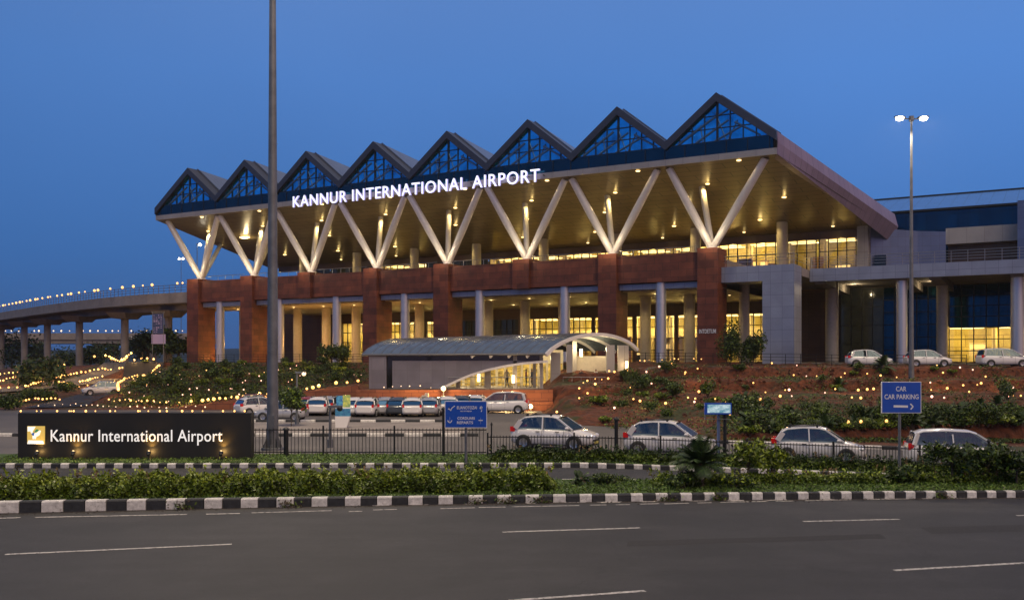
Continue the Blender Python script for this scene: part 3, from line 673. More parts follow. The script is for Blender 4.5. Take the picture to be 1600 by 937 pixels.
# second row
for k in range(1, 15):
    b = MB(); b.lathe((-5.75*k, 9, 0), [(.68, 3.4), (.68, 12.25)], 18); b.build('column', M['colconc'], term)
for k in range(0, 8):
    b = MB(); b.lathe((2.8-11.5*k, 20, 0), [(.7, 15.6), (.7, sof(20)+.05)], 18); b.build('column', M['colconc'], term)
# halls behind glass: lower level
SFAC = 25.0
def glazing(name, u0, u1, z0, z1, m, s=SFAC, bw=1.05, rows=(0.24, 0.5, 0.76), parent=term):
    b = MB(); b.box(u0, u1, s, s+.03, z0, z1); p = b.build(name, m, parent)
    b = MB(); n = max(1, round((u1-u0)/bw))
    for k in range(n+1):
        u_ = u0+(u1-u0)*k/n; b.box(u_-.06, u_+.06, s-.12, s+.02, z0, z1)
    for r_ in rows: zz = z0+(z1-z0)*r_; b.box(u0, u1, s-.09, s+.01, zz-.05, zz+.05)
    b.build('window_frame', M['mullion'], p); return p
for (t0, t1, m) in ((-1, 6.5, 'litpale'), (6.5, 13.2, 'lit'), (13.2, 19.5, 'litpale'), (19.5, 26, 'lit'), (26, 31.5, 'lit'), (31.5, 38.4, 'lit'), (38.4, 49.6, 'litdark'), (49.6, 56, 'lit'), (56, 64.4, 'lit'), (67.5, 73.5, 'lit'), (64.4, 67.5, 'litdim')):
    glazing('window', -t1+.25, -t0-.25, 4.2, 10.6, M['hallglass' if m in ('lit', 'litpale') else m])
b = MB(); b.box(-64.5, 1.2, SFAC+.02, SFAC+.4, 10.6, 12.3)
b.box(-38.4, 1.2, SFAC-.3, SFAC, 10.7, 12.2)
b.box(-88, -73.5, SFAC-.2, SFAC+.3, 3.5, 12.3); b.box(-73.5, -64.5, SFAC, SFAC+.3, 10.6, 12.3)
for t in (-1, 6.5, 13.2, 19.5, 26, 31.5, 38.4, 49.6, 56, 64.4, 67.5, 73.5): b.box(-t-.25, -t+.25, SFAC-.25, SFAC+.2, 3.5, 10.6)
b.build('arcade_wall', M['brown'], term)
# small downlights
def lamp_set(us, ss, zf, e, r=.16, drop=.05, power=True, col=(1, .70, .26), m='downlight'):
    for s_ in ss:
        for u_ in us:
            b = MB(); z = zf(s_)-drop
            b.lathe((u_, s_, z), [(r*1.3, .06), (r*1.25, 0), (r, -.03), (0.001, -.05)], 10, 0)
            b.build('downlight', M[m], term)
            if power:
                spot('downlight_lamp', (u_, s_, z-.12), e*1.5, (u_, s_-.3, z-9), col, 150, .5, .12, term)
                point('downlight_glow', (u_, s_, z-.45), e*.045, col, .12, term)
lamp_set([4.0-11.5*k for k in range(8)], [-3.3], sof, 60, .2)
lamp_set([-1.5-11.5*k for k in range(8)], [3.0], sof, 310, .2)
lamp_set([5.5-11.5*k for k in range(9)], [10.0], sof, 380, .21)
lamp_set([0.5-11.5*k for k in range(8)], [18.0], sof, 360, .22)
lamp_set([8.5-5.75*k for k in range(0, 16, 2)], [23.0], sof, 90, .15)
lamp_set([-2.9-5.75*k for k in range(14)], [5.0], lambda s: 12.3, 260, .13)
lamp_set([-5.75*k for k in range(1, 14, 1)], [16.0], lambda s: 12.3, 320, .13)
lamp_set([-1.5-5.75*k for k in range(13)], [11.5], lambda s: 12.3, 0, .12, power=False)
for t in FT:       # uplights that wash each strut fan
    point('strut_uplight', (-t+.2, -2.6, 17.6), 210, (1, .80, .50), .12, term)
    point('strut_uplight', (-t-2.5, 1.6, 16.4), 90, (1, .72, .36), .12, term)
for t in (76.8, 66, 62, 54.5, 45.0): point('pier_wash', (-t+1.5, 4.5, 7.0), 260, (1, .46, .10), .15, term)
for t in (80, 72, 60, 48.5, 37, 14, 2): point('pier_wash', (-t+2.4, 1.2, 4.9), 120, (1, .46, .10), .15, term)
# upper hall
for (t0, t1, m) in ((-11.2, -6.2, 'litdim'), (-6.2, -.9, 'litdim'), (-.9, 8.5, 'litpale'), (8.5, 20, 'litdim'), (20, 32, 'litdim'), (32, 44, 'litdim'), (44, 56, 'litdark'), (56, 66, 'litdim'), (66, 76, 'litdark'), (76, 82, 'litdim')):
    glazing('upper_window', -t1+.2, -t0-.2, 15.7, 20.1, M['litdark' if m == 'litdark' or t0 > 70 else 'hallglass'], SFAC, 1.3, (.62,))
b = MB(); b.box(-88, 11.4, SFAC, SFAC+.4, 20.1, 21.6); b.box(-82.2, -82, SFAC-.2, SFAC+.3, 15.6, 20.1); b.build('upper_wall', M['brown'], term)
b = MB(); b.box(11.3, 12.6, SFAC-1.2, SFAC+.4, 15.0, 21.3); b.build('corner_pillar', M['lip'], term)
b = MB(); b.box(-88, 12, SFAC+9.5, SFAC+14, 3.5, 21.0); b.box(-49.6, -38.4, SFAC+.6, SFAC+9, 3.5, 12); b.box(-88, -73.6, SFAC+.6, SFAC+9, 3.5, 12); b.box(-88, 12, SFAC+.5, SFAC+9.4, 12.3, 15.5); b.build('inner_block', M['brown'], term)
hall(term, -38.3, 1.1, 4.1, 10.7, SFAC, 8.5, 330); hall(term, -73.4, -49.7, 4.1, 10.7, SFAC, 8.5, 300)
hall(term, -8.7, 1.0, 15.7, 20.2, SFAC, 6, 230); hall(term, 1.2, 11.2, 15.7, 20.2, SFAC, 6, 60)
hall(term, -44, -8.9, 15.7, 20.2, SFAC, 6, 150); hall(term, -66, -56, 15.7, 20.2, SFAC, 6, 60)
b = MB()      # floodlit patch fixture under the soffit near the left end
b.box(-78.8, -77.4, 6.5, 7.3, sof(7)-.3, sof(7)-.05); b.build('flood_light', M['downlight'], term); point('flood_lamp', (-78.1, 6.9, sof(7)-.8), 300, (1, .78, .42), .2, term)
# sign lettering on the fascia
b, w_ = text_mesh('KANNUR INTERNATIONAL AIRPORT', 38.2, 1.50, .22, .004, 1.10)
o = b.build('sign_lettering', [M['lettering'], M['letterside']], term, (-57.5, SF-.45, 25.2))
b = MB()
for k in range(20): b.box(-57+k*2, -56.93+k*2, SF-.44, SF-.02, 25.9, 26.0)
b.build('sign_bracket', M['mullion'], term)
# small wall sign in pale blue letters on the right pier
b, w_ = text_mesh('INTDETUM', 1.9, .45, .05, .01); b.build('pier_sign', [M['signwhite'], M['signwhite']], term, (-.9, -1.75, 7.2))
# right end: grey box pier and low deck of the approach
b = MB(); b.box(1.16, 9.1, -.3, 3.0, 12.8, 14.5); b.box(5.7, 9.1, -.32, 3.0, 3.0, 12.79); b.build('entrance_pier', M['grey'], term)
b = MB()
for z in (15.0, 15.35, 15.7): b.tube((1.3, 0, z), (9.0, 0, z), .03, n=6); b.tube((9.0, 0, z), (9.0, 6.8, z), .03, n=6)
for k in range(6): b.tube((1.5+k*1.5, 0, 14.5), (1.5+k*1.5, 0, 15.7), .03, n=5)
b.build('handrail', M['rail'], term)

# ------------------------------------------------------------------ elevated forecourt to the right
deck = thing('elevated_forecourt', 'grey panelled elevated road deck on round columns right of the terminal', 'bridge', (22.3, 107.0, 0), TW)
b = MB(); b.box(9.15, 75, 6.8, 7.4, 13.1, 14.55); b.build('deck_fascia', M['grey'], deck)
b = MB(); b.box(9.15, 75, 7.4, 24.2, 13.5, 14.4); b.box(1.2, 9.1, 3.1, 24.2, 13.5, 14.4); b.build('deck', M['concrete'], deck)
b = MB()
for z in (14.9, 15.2, 15.5, 15.8): b.tube((9.2, 7.1, z), (75, 7.1, z), .028, n=6)
u = 9.3
while u < 75: b.tube((u, 7.1, 14.5), (u, 7.1, 15.8), .035, n=5); u += 1.6
b.build('handrail', M['rail'], deck)
def col_at(px, s, r, z1, name='column', m='colmetal'):
    o_ = Vector((22.3+.494*s, 107+.8695*s)); q = (px-800)/1500
    t = (o_.x-q*o_.y)/(.8695+q*.494)
    b = MB(); z = 3.2; b.lathe((-t, s, 0), [(r-.02, z), (r-.02, z1)], 20)
    while z < z1-.1: b.lathe((-t, s, 0), [(r, z), (r, min(z+2.0, z1))], 20); z += 2.06
    return b.build(name, M[m], deck)
col_at(1409, 8.2, .58, 13.5); col_at(1472, 15, .6, 13.5, m='colconc'); col_at(1590, 9, .66, 13.5); col_at(1300, 14, .75, 13.5, m='colconc'); col_at(1222, 14, .5, 13.5, m='colconc'); col_at(1163, 8, .6, 13.5, m='colconc')
for px, s0 in ((1409, 8.2), (1472, 15), (1590, 9), (1300, 14)):
    o_ = Vector((22.3+.494*s0, 107+.8695*s0)); q = (px-800)/1500; t = (o_.x-q*o_.y)/(.8695+q*.494)
    b = MB(); b.hexa([(-t-.6, 7.6, 12.9), (-t+.6, 7.6, 12.9), (-t+.6, 22, 12.5), (-t-.6, 22, 12.5), (-t-.6, 7.6, 13.5), (-t+.6, 7.6, 13.5), (-t+.6, 22, 13.5), (-t-.6, 22, 13.5)]); b.build('cross_beam', M['concrete'], deck)

# ------------------------------------------------------------------ right wing
wing = thing('office_wing', 'blue glass wing with grey parapets behind the elevated deck', 'building', (22.3, 107.0, 0), TW)
b = MB(); b.box(9.5, 62, 38, 50, 3.5, 24.7); b.build('glass_wall', M['wingglass'], wing)
b = MB(); b.hexa([(9.0, 37.6, 24.7), (62, 37.6, 24.7), (62, 52, 28.6), (6, 52, 28.6), (9.0, 37.6, 24.9), (62, 37.6, 24.9), (62, 52, 28.95), (6, 52, 28.95)]); b.build('glass_roof', M['wingroof'], wing)
b = MB(); b.box(6, 62, 51.9, 52.2, 28.6, 29.08); b.box(8.8, 62, 37.4, 37.58, 24.6, 24.85); b.build('roof_edge', M['mullion'], wing)
b = MB()
pts = [(12.7, 25.3, 21.3), (15, 26.4, 21.0), (18, 27.6, 20.7), (21.2, 28.4, 20.5)]
for (a0, a1, a2), (c0, c1_, c2_) in zip(pts[:-1], pts[1:]): b.hexa([(a0, a1, 14.3), (c0, c1_, 14.3), (c0, c1_+.5, 14.3), (a0, a1+.5, 14.3), (a0, a1, a2), (c0, c1_, c2_), (c0, c1_+.5, c2_), (a0, a1+.5, a2)])
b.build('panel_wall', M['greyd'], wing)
b = MB(); b.box(21.2, 45, 28.4, 34, 18.9, 20.9); b.build('parapet', M['lip'], wing)
b = MB(); b.box(21.3, 45, 30.2, 34, 14.4, 18.9); b.build('recess_wall', M['brown'], wing)
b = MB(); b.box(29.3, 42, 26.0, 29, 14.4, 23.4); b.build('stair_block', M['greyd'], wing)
b = MB(); b.box(13.2, 14.6, 25.0, 25.25, 14.6, 17.6); b.build('door', M['darkglass'], wing)
# lower glass under the deck: dark brown, then blue, then lit, on a gentle curve
def gw(name, pts, z0, z1, m, rows=5):
    b = MB(); f = MB()
    for k, ((a0, a1), (c0, c1_)) in enumerate(zip(pts[:-1], pts[1:])):
        b.hexa([(a0, a1, z0), (c0, c1_, z0), (c0, c1_+.1, z0), (a0, a1+.1, z0), (a0, a1, z1), (c0, c1_, z1), (c0, c1_+.1, z1), (a0, a1+.1, z1)])
        f.beam((a0, a1-.05, z0), (a0, a1-.05, z1), .12, .12)
        for r_ in range(rows+1): zz = z0+(z1-z0)*r_/rows; f.beam((a0, a1-.04, zz), (c0, c1_-.04, zz), .08, .1)
    o = b.build(name, m, wing); f.build('window_frame', M['mullion'], o); return o
gw('window', [(9.2+1.3*k, 24.3) for k in range(5)], 4, 13.4, M['litdark'], 4)
gw('window', [(14.4+1.3*k, 24.3-.004*k*k) for k in range(6)], 4, 13.4, M['wingglass'], 6)
cu_ = [(22.0+1.35*k, 24.1-.02*k*k) for k in range(19)]
gw('window', cu_, 4, 8.2, M['hallglass'], 3); hall(wing, 20.6, 48.9, 4.0, 8.4, 25.0, 8, 330); gw('window', cu_, 8.25, 13.4, M['wingglass'], 4)
gw('window', [(20.95, 24.15), (21.95, 24.1)], 4, 8.2, M['hallglass'], 3)
b = MB(); b.box(1.3, 20.4, 25.0, 37.9, 3.4, 14.2); b.box(20.4, 49, 25.0, 37.9, 8.6, 14.2); b.box(20.4, 49, 33.3, 37.9, 3.4, 8.6); b.build('inner_block', M['brown'], wing)
for u_ in (12, 21, 33, 41): point('forecourt_lamp', (u_, 18, 13.0), 120, (1, .78, .45), .15, wing)
o = MB(); o.sphere((41.3, 15.9, 6.3), .18, 8, 6); o.build('wall_lamp', M['downlight'], wing); point('wall_lamp_light', (41.0, 15.2, 6.3), 80, (1, .72, .36), .1, wing)

# ------------------------------------------------------------------ flyovers
fly = thing('flyover', 'curved concrete flyover with a lamp string railing joining the terminal left end', 'bridge', (0, 0, 0))
fp = []
for px, Y in ((300, 146.6), (263, 149.5), (230, 152), (195, 156), (160, 161), (124, 167.9), (98, 174), (74, 180), (55, 186), (38, 192), (0, 207.6), (-45, 226), (-120, 262)):
    fp.append(Vector(((px-800)*Y/1500, Y)))
def side(pts, off):
    out = []
    for k, p in enumerate(pts):
        d = (pts[min(k+1, len(pts)-1)]-pts[max(0, k-1)]).normalized(); q = Vector((-d.y, d.x)); q = q if q.y > 0 else -q
        out.append(p+q*off)
    return out
def ribbon(b, pts, o0, o1, z0, z1):
    A, B_ = side(pts, o0), side(pts, o1)
    for k in range(len(pts)-1):
        a, a2, c, c2_ = A[k], A[k+1], B_[k], B_[k+1]
        b.hexa([(a.x, a.y, z0), (a2.x, a2.y, z0), (c2_.x, c2_.y, z0), (c.x, c.y, z0), (a.x, a.y, z1), (a2.x, a2.y, z1), (c2_.x, c2_.y, z1), (c.x, c.y, z1)])
b = MB(); ribbon(b, fp, 0, .35, 13.2, 14.8); b.build('parapet', M['concrete'], fly)
b = MB(); ribbon(b, fp, .36, 10.5, 13.1, 13.9); ribbon(b, fp, 2.6, 8.0, 12.2, 13.1); b.build('deck', M['concrete'], fly)
b = MB(); tops = side(fp, .18)
for zz in (15.2, 15.6, 16.0): b.path([(p.x, p.y, zz) for p in tops], .045, 5)
for a, c in zip(tops[:-1], tops[1:]):
    n = max(1, int((c-a).length/1.2))
    for k in range(n): q = a.lerp(c, k/n); b.tube((q.x, q.y, 14.8), (q.x, q.y, 16.05), .05, n=5)
b.build('railing', M['rail'], fly)
for px, y0 in ((263, 149.5), (195, 156), (124, 167.9), (74, 180), (38, 192), (2, 206)):
    c = Vector(((px-800)*(y0+5)/1500, y0+5)); zt = 12.0
    b = MB(); b.lathe((c.x, c.y, 0), [(.66, -1), (.66, 11.0), (.7, 11.3)], 8); b.build('pier', M['concrete'], fly)
    b = MB(); b.hexa([(c.x-1.2, c.y-2.6, 11.3), (c.x+1.2, c.y-2.6, 11.3), (c.x+1.2, c.y+2.6, 11.3), (c.x-1.2, c.y+2.6, 11.3), (c.x-1.6, c.y-4, 12.2), (c.x+1.6, c.y-4, 12.2), (c.x+1.6, c.y+4, 12.2), (c.x-1.6, c.y+4, 12.2)]); b.build('pier_cap', M['concrete'], fly)
nb = 0
for a, c in zip(tops[:-1], tops[1:]):
    n = max(1, int((c-a).length/2.6))
    for k in range(n):
        q = a.lerp(c, (k+random.uniform(.1, .9))/n); b = MB(); b.sphere((q.x, q.y, 16.25), random.choice((.13, .17, .22)), 6, 4); b.build('bulb', M['bulb'], fly); nb += 1
fp2 = [Vector(((px-800)*Y/1500, Y)) for px, Y in ((330, 262), (200, 262), (80, 262), (5, 262), (-60, 256), (-180, 240))]
fly2 = thing('far_flyover', 'second lower flyover seen far behind between the piers', 'bridge', (0, 0, 0))
b = MB(); ribbon(b, fp2, 0, .4, 10.2, 12.0); b.build('parapet', M['concrete'], fly2)
b = MB(); ribbon(b, fp2, .4, 10, 9.2, 10.6); b.build('deck', M['concrete'], fly2)
for px in (238, 178, 155, 60, 0):
    b = MB(); c = ((px-800)*266/1500, 266); b.lathe((c[0], c[1], 0), [(1.2, -2), (1.2, 8.4), (2.6, 9.3)], 10); b.build('pier', M['concrete'], fly2)
for k in range(26):
    px = 8+k*11+random.uniform(-3, 3); b = MB(); b.sphere(((px-800)*262/1500, 262.2, 12.6), random.choice((.14, .2, .24)), 6, 4); b.build('bulb', M['bulbw'], fly2)
b = MB(); b.path([(p.x, p.y+.2, 12.6) for p in fp2], .05, 4); b.build('railing', M['rail'], fly2)

# ------------------------------------------------------------------ entry pavilion with barrel roof
pav = thing('entry_pavilion', 'low entry pavilion with a pale curved barrel roof over a lit hall', 'pavilion', (0, 0, 0))
def RP(a, c, lift=0):
    f0, f1 = Vector((-13.3, 85, 4.72)), Vector((2.9, 84.4, 4.80)); r0, r1 = Vector((-8, 98, 5.0)), Vector((12.2, 94, 5.35))
    p = (f0.lerp(f1, a)).lerp(r0.lerp(r1, a), c); k = (4*c*(1-c))**.8
    p.z += (1.42+.25*a)*k + lift; return p
b = MB(); na, nc = 20, 16
for lift, flip in ((0, 0), (-.16, 1)):
    V = [RP(i/na, j/nc, lift) for j in range(nc+1) for i in range(na+1)]
    F = [(j*(na+1)+i, j*(na+1)+i+1, (j+1)*(na+1)+i+1, (j+1)*(na+1)+i) for j in range(nc) for i in range(na)]
    b.add(V, [f[::-1] for f in F] if flip else F, 0, True)
for i in range(0, na+1):
    b.path([RP(i/na, j/nc, .0) for j in range(nc+1)], .035, 4, 1)
b.path([RP(i/na, 0, -.06) for i in range(na+1)], .12, 6, 1)
b.build('roof', [M['roofwhite'], M['roofseam']], pav)
b = MB()
for a in (1.0, .995):
    for j in range(nc): b.beam(RP(a, j/nc, -.14)+Vector((.1, 0, 0)), RP(a, (j+1)/nc, -.14)+Vector((.1, 0, 0)), .2, .30)
b.build('arched_beam', M['strut'], pav)
for a in (.6, .7, .8, .9):
    b = MB()
    for j in range(nc): b.beam(RP(a, j/nc, -.3), RP(a, (j+1)/nc, -.3), .12, .25)
    b.build('ceiling_beam', M['strut'], pav)
def px_x(px, Y): return (px-800)*Y/1500
def arcz(px): return lerp_pts(px, [(690, 1.72), (700, 2.0), (715, 2.42), (735, 2.9), (760, 3.33), (785, 3.65), (815, 3.92), (850, 4.1)])
b = MB(); X_ = px_x(613, 85.2)
step = .4
while X_ < px_x(848, 85.2):
    p0, p1 = 800+X_*1500/85.2, 800+(X_+step)*1500/85.2
    z0 = 1.65 if p0 < 690 else arcz(p0); z1 = 1.65 if p1 < 690 else arcz(p1)
    b.hexa([(X_, 85.2, z0), (X_+step, 85.2, z1), (X_+step, 85.5, z1), (X_, 85.5, z0), (X_, 85.2, 4.15), (X_+step, 85.2, 4.15), (X_+step, 85.5, 4.15), (X_, 85.5, 4.15)]); X_ += step
b.box(px_x(577, 85.2), px_x(604, 85.2), 85.0, 92, 1.6, 4.62)
b.build('wall', M['pavwall'], pav)
b = MB(); b.box(px_x(604, 85.2), px_x(848, 85.2), 85.6, 85.8, 4.15, 4.75); b.box(px_x(604, 85.2), px_x(613, 85.2), 85.4, 85.7, 1.65, 4.7); b.build('clerestory', M['darkglass'], pav)
b = MB(); pp = [(px_x(p, 85), 84.95, arcz(p)-.02) for p in range(688, 860, 8)]
for a, c in zip(pp[:-1], pp[1:]): b.beam(a, c, .5, .2)
b.build('arch', M['strut'], pav)
b = MB(); b.box(px_x(606, 85.2), px_x(1000, 88), 85.0, 94, 1.45, 1.7); b.build('floor_slab', M['concrete'], pav)
b = MB(); b.box(px_x(690, 90), px_x(880, 92), 92, 92.2, 1.7, 5.2); b.box(px_x(892, 92), px_x(945, 92), 90.5, 90.7, 1.7, 4.6); b.build('back_wall', M['cream'], pav)
b = MB()
for k in range(14): u_ = px_x(700, 92)+k*.8; b.box(u_, u_+.55, 91.9, 92.02, 1.8, 3.9)
b.build('window', M['lit'], pav)
for px, Y, w, zt in ((762, 86.5, .55, 4.2), (805, 85.2, .32, 4.6), (835, 88, .3, 5.0), (846, 85.4, .3, 4.7), (868, 86.5, .9, 4.9), (890, 86.3, .5, 5.6), (898, 89, .4, 6.0), (954, 88.2, .75, 5.6), (974, 89.5, 1.0, 5.6), (716, 87, .4, 3), (738, 88.5, .4, 4)):
    b = MB(); x = px_x(px, Y); b.box(x-w/2, x+w/2, Y, Y+.45, 1.6, zt); b.build('column', M['lip'], pav)
for px, py, Y in ((802, 592, 85.0), (979, 570, 89.2), (748, 590, 88), (908, 551, 88)):
    p = P(px, py, Y); b = MB(); b.box(p.x-.13, p.x+.13, p.y-.12, p.y-.02, p.z-.35, p.z+.35); b.build('wall_lamp', M['downlight'], pav); point('wall_lamp_light', (p.x, p.y-.6, p.z), 55, (1, .72, .36), .15, pav)
for px, Y, z in ((780, 89, 3.8), (840, 89, 4.4), (900, 87.5, 5.4), (940, 90.5, 5.2), (725, 89.5, 2.9)):
    point('hall_lamp', (px_x(px, Y), Y, z), 230, (1, .80, .46), .2, pav)
# rails and dark seating seen in the open hall
b = MB()
for x0, x1, Y in ((px_x(700, 85), px_x(850, 85), 85.0), (px_x(880, 85), px_x(945, 86), 85.2)):
    b.tube((x0, Y, 2.7), (x1, Y, 2.7), .03, n=5); b.tube((x0, Y, 2.2), (x1, Y, 2.2), .02, n=5)
    x = x0
    while x < x1: b.tube((x, Y, 1.7), (x, Y, 2.7), .02, n=5); x += .8
b.build('railing', M['rail'], pav)

# retaining wall below the pavilion, lit by lanterns
rw = MB(); rw.box(-12.95, 3.4, 79.75, 80.3, -.1, 1.72)
for x in (-11.2, -7.2, -3.4): rw.box(x, x+1.5, 79.2, 79.75, -.1, 1.1)
rw.box(-5.3, 3.4, 79.3, 79.75, 0, .75)
tag(rw.build('retaining_wall', M['stonelow']), 'red laterite retaining wall directly below the pavilion', 'wall')
rw = MB(); n = 20
for k in range(n):
    x0 = -28+k*.752; x1 = x0+.752; h0, h1 = 2.0*max(0, (x0+29)/16), 2.0*max(0, (x1+29)/16)
    rw.hexa([(x0, 80.7, -.1), (x1, 80.7, -.1), (x1, 81.2, -.1), (x0, 81.2, -.1), (x0, 80.7, h0+.08), (x1, 80.7, h1+.08), (x1, 81.2, h1+.08), (x0, 81.2, h0+.08)])
tag(rw.build('retaining_wall', M['stonelow']), 'red laterite wall rising to the right under the string of bulbs', 'wall')
st = MB()
for k in range(9): st.box(-9.2+.26*k, -8.94+.26*k, 78.3, 79.19, 0, .12+.17*k)
tag(st.build('outdoor_stair', M['cream']), 'short pale stair against the red wall below the pavilion', 'stairs')

def lantern(px, py, Y, e, label):
    p = P(px, py, Y); z0 = zT(p.x, p.y)
    t = thing('lantern', label, 'lamp', (p.x, p.y, z0)); h_ = max(.4, p.z-z0)
    b = MB(); b.tube((0, 0, 0), (0, 0, h_-.1), .05, n=6); b.tube((0,0,0),(0,0,.05),.16, n=8); b.build('post', M['galv'], t)
    b = MB(); b.sphere((0, 0, h_), .2, 10, 8); b.build('globe', M['downlight'], t)
    point('lantern_light', (0, -.35, h_+.1), e, (1, .62, .24), .15, t)
lantern(693, 607, 79.0, 320, 'bright globe lantern above the blue two line sign')
lantern(790, 645, 78.0, 220, 'globe lantern glowing low against the orange wall by the parked van')
lantern(829, 645, 78.5, 120, 'dimmer globe lantern beside the stair pier below the pavilion')
lantern(640, 625, 78.9, 120, 'globe lantern on the red wall left of the pavilion arch')

# ------------------------------------------------------------------ lamp posts and masts
def mast(px, py_base, Y, zb, zt, r0, r1, label):
    t = thing('high_mast', label, 'lamp post', (px_x(px, Y), Y, zb))
    b = MB(); b.tube((0,0,0), (0,0,(zt-zb)*.5), r0, (r0+r1)/2, 16); b.tube((0,0,(zt-zb)*.5), (0,0,zt-zb), (r0+r1)/2, r1, 16)
    b.build('pole', M['galv'], t)
    b = MB(); b.tube((0,0,-.2), (0,0,.12), r0*1.9, n=16)
    for k in range(8): a = k*math.pi/4; b.tube((r0*1.5*math.cos(a), r0*1.5*math.sin(a), .1), (r0*1.5*math.cos(a), r0*1.5*math.sin(a), .25), .03, n=6); b.add([(r0*math.cos(a), r0*math.sin(a), .6), (r0*1.7*math.cos(a), r0*1.7*math.sin(a), .12), (r0*math.cos(a), r0*math.sin(a), .12)], [(0,1,2)])
    b.build('base_flange', M['galv'], t); b = MB(); b.box(-.14, .14, -r0-.03, -r0+.1, .9, 1.6); b.build('hatch', M['galv'], t)
    return t
mt_ = mast(426, 703, 43.8, 0, 31, .27, .09, 'thick grey high mast rising out of the picture top beside the black name wall')
b = MB(); b.lathe((0,0,30.7), [(1.1, 0), (1.2, .1), (1.1, .2), (1.0, .1), (1.1, 0)], 20); b.build('lamp_ring', M['galv'], mt_)
for k in range(8):
    a = k*math.pi/4; b = MB(); b.box(1.2*math.cos(a)-.25, 1.2*math.cos(a)+.25, 1.2*math.sin(a)-.25, 1.2*math.sin(a)+.25, 30.4, 30.6); b.build('lamp_head', M['led'], mt_)
for a in (0, math.pi): spot('mast_lamp', (1.3*math.cos(a), 1.3*math.sin(a), 30.2), 15000, (1.3*math.cos(a), -9, 0), (1.0, .80, .56), 160, .4, .5, mt_)
p = hit(1424, 606)
lp = thing('twin_lamp_post', 'tall slim post with two burning lamp heads standing on the red slope', 'lamp post', (px_x(1424, 79), 79, zT(px_x(1424, 79), 79)))
H_ = 4+382*79/1500-lp.location.z
b = MB(); b.tube((0,0,-.3), (0,0,2.4), .24, .2, 12); b.tube((0,0,2.4), (0,0,H_), .19, .08, 12); b.build('pole', M['galv'], lp)
b = MB(); b.tube((-.75,0,H_-.1), (.75,0,H_-.1), .05, n=8); b.box(-.15, .15, -.15, .15, H_-.3, H_+.12); b.build('cross_arm', M['galv'], lp)
for sx in (-1, 1):
    b = MB(); b.prism([(sx*.55, H_-.1), (sx*1.35, H_+.02), (sx*1.35, H_+.12), (sx*.55, H_+.06)][::sx], -.2, .2); hd = b.build('lamp_head', M['galv'], lp)
    b = MB(); b.sphere((sx*.98, -.05, H_-.08), .33, 10, 8, sz=.55); b.build('lens', M['led'], hd)
    spot('post_lamp', (sx*1.25, -.3, H_-.35), 4200, (sx*3.0, -9, 0), (1, .80, .56), 135, .5, .2, lp)
def small_lamp(px, ytop, Y, label, name='lamp_post', m='bulbw', two=False, r=.09, col=None, e=0):
    x = px_x(px, Y); z0 = zT(x, Y); zt = 4-(ytop-566)*Y/1500
    t = thing(name, label, 'lamp post', (x, Y, z0)); h_ = zt-z0
    b = MB(); b.tube((0,0,-.2), (0,0,h_), .09, .05, 8); b.tube((0,0,0), (0,0,.4), .14, n=8); b.build('pole', M['galv'], t)
    b = MB(); b.box(-.55 if two else -.1, .55, -.12, .12, h_, h_+.12); b.build('arm', M['galv'], t)
    for s_ in ((-1, 1) if two else (1,)): b = MB(); b.sphere((s_*.45, -.02, h_-.02), r*1.6, 8, 6); b.build('lamp_head', M[m], t)
    if e: point('lamp_light', (.4, -.3, h_-.3), e, (1, .75, .45), .1, t)
    return t
small_lamp(464, 583, 62, 'thin grey lamp post with a pale head right of the thick mast')
small_lamp(308, 382, 150, 'lamp post lit beyond the terminal left corner seen between the struts', m='led', r=.13)
small_lamp(283, 404, 230, 'farther small lamp post in the dusk left of the first strut', m='led', r=.14, two=True)
small_lamp(516, 637, 45, 'dark slim post behind the fence left of the coloured kiosk', m='plastic')

# ------------------------------------------------------------------ name wall
nw = thing('name_wall', 'long black wall reading Kannur International Airport with lit emblem at its left', 'sign', (px_x(28, 39), 39, 0))
WX = 364*39/1500
b = MB(); b.box(0, WX, 0, .5, .08, 1.95); b.build('wall', M['signblack'], nw)
b = MB(); b.box(-.05, WX+.05, -.06, .56, 0, .1); b.build('plinth', M['concrete'], nw)
b, w_ = text_mesh('Kannur International Airport', 268*39/1500, .50, .04, .003, 1.04)
b.build('lettering', [M['lettering2'], M['signwhite']], nw, (52*39/1500, -.003, .80))
EX, EZ = 15.5*39/1500, .70
m_em = mat('emblem_ground', (.5,.36,.1), .4, emit=(.62, .42, .09), es=.75); m_ew = mat('emblem_white', (.8,.8,.8), .4, emit=(1, .93, .8), es=.85)
m_eb = mat('emblem_blue', (.02,.08,.3), .4, emit=(.05, .16, .5), es=.5); m_eg = mat('emblem_green', (.02,.2,.1), .4, emit=(.05, .28, .12), es=.5)
em = MB(); em.box(0, .70, -.05, 0, 0, .72); e = em.build('emblem', m_em, nw, (EX, 0, EZ))
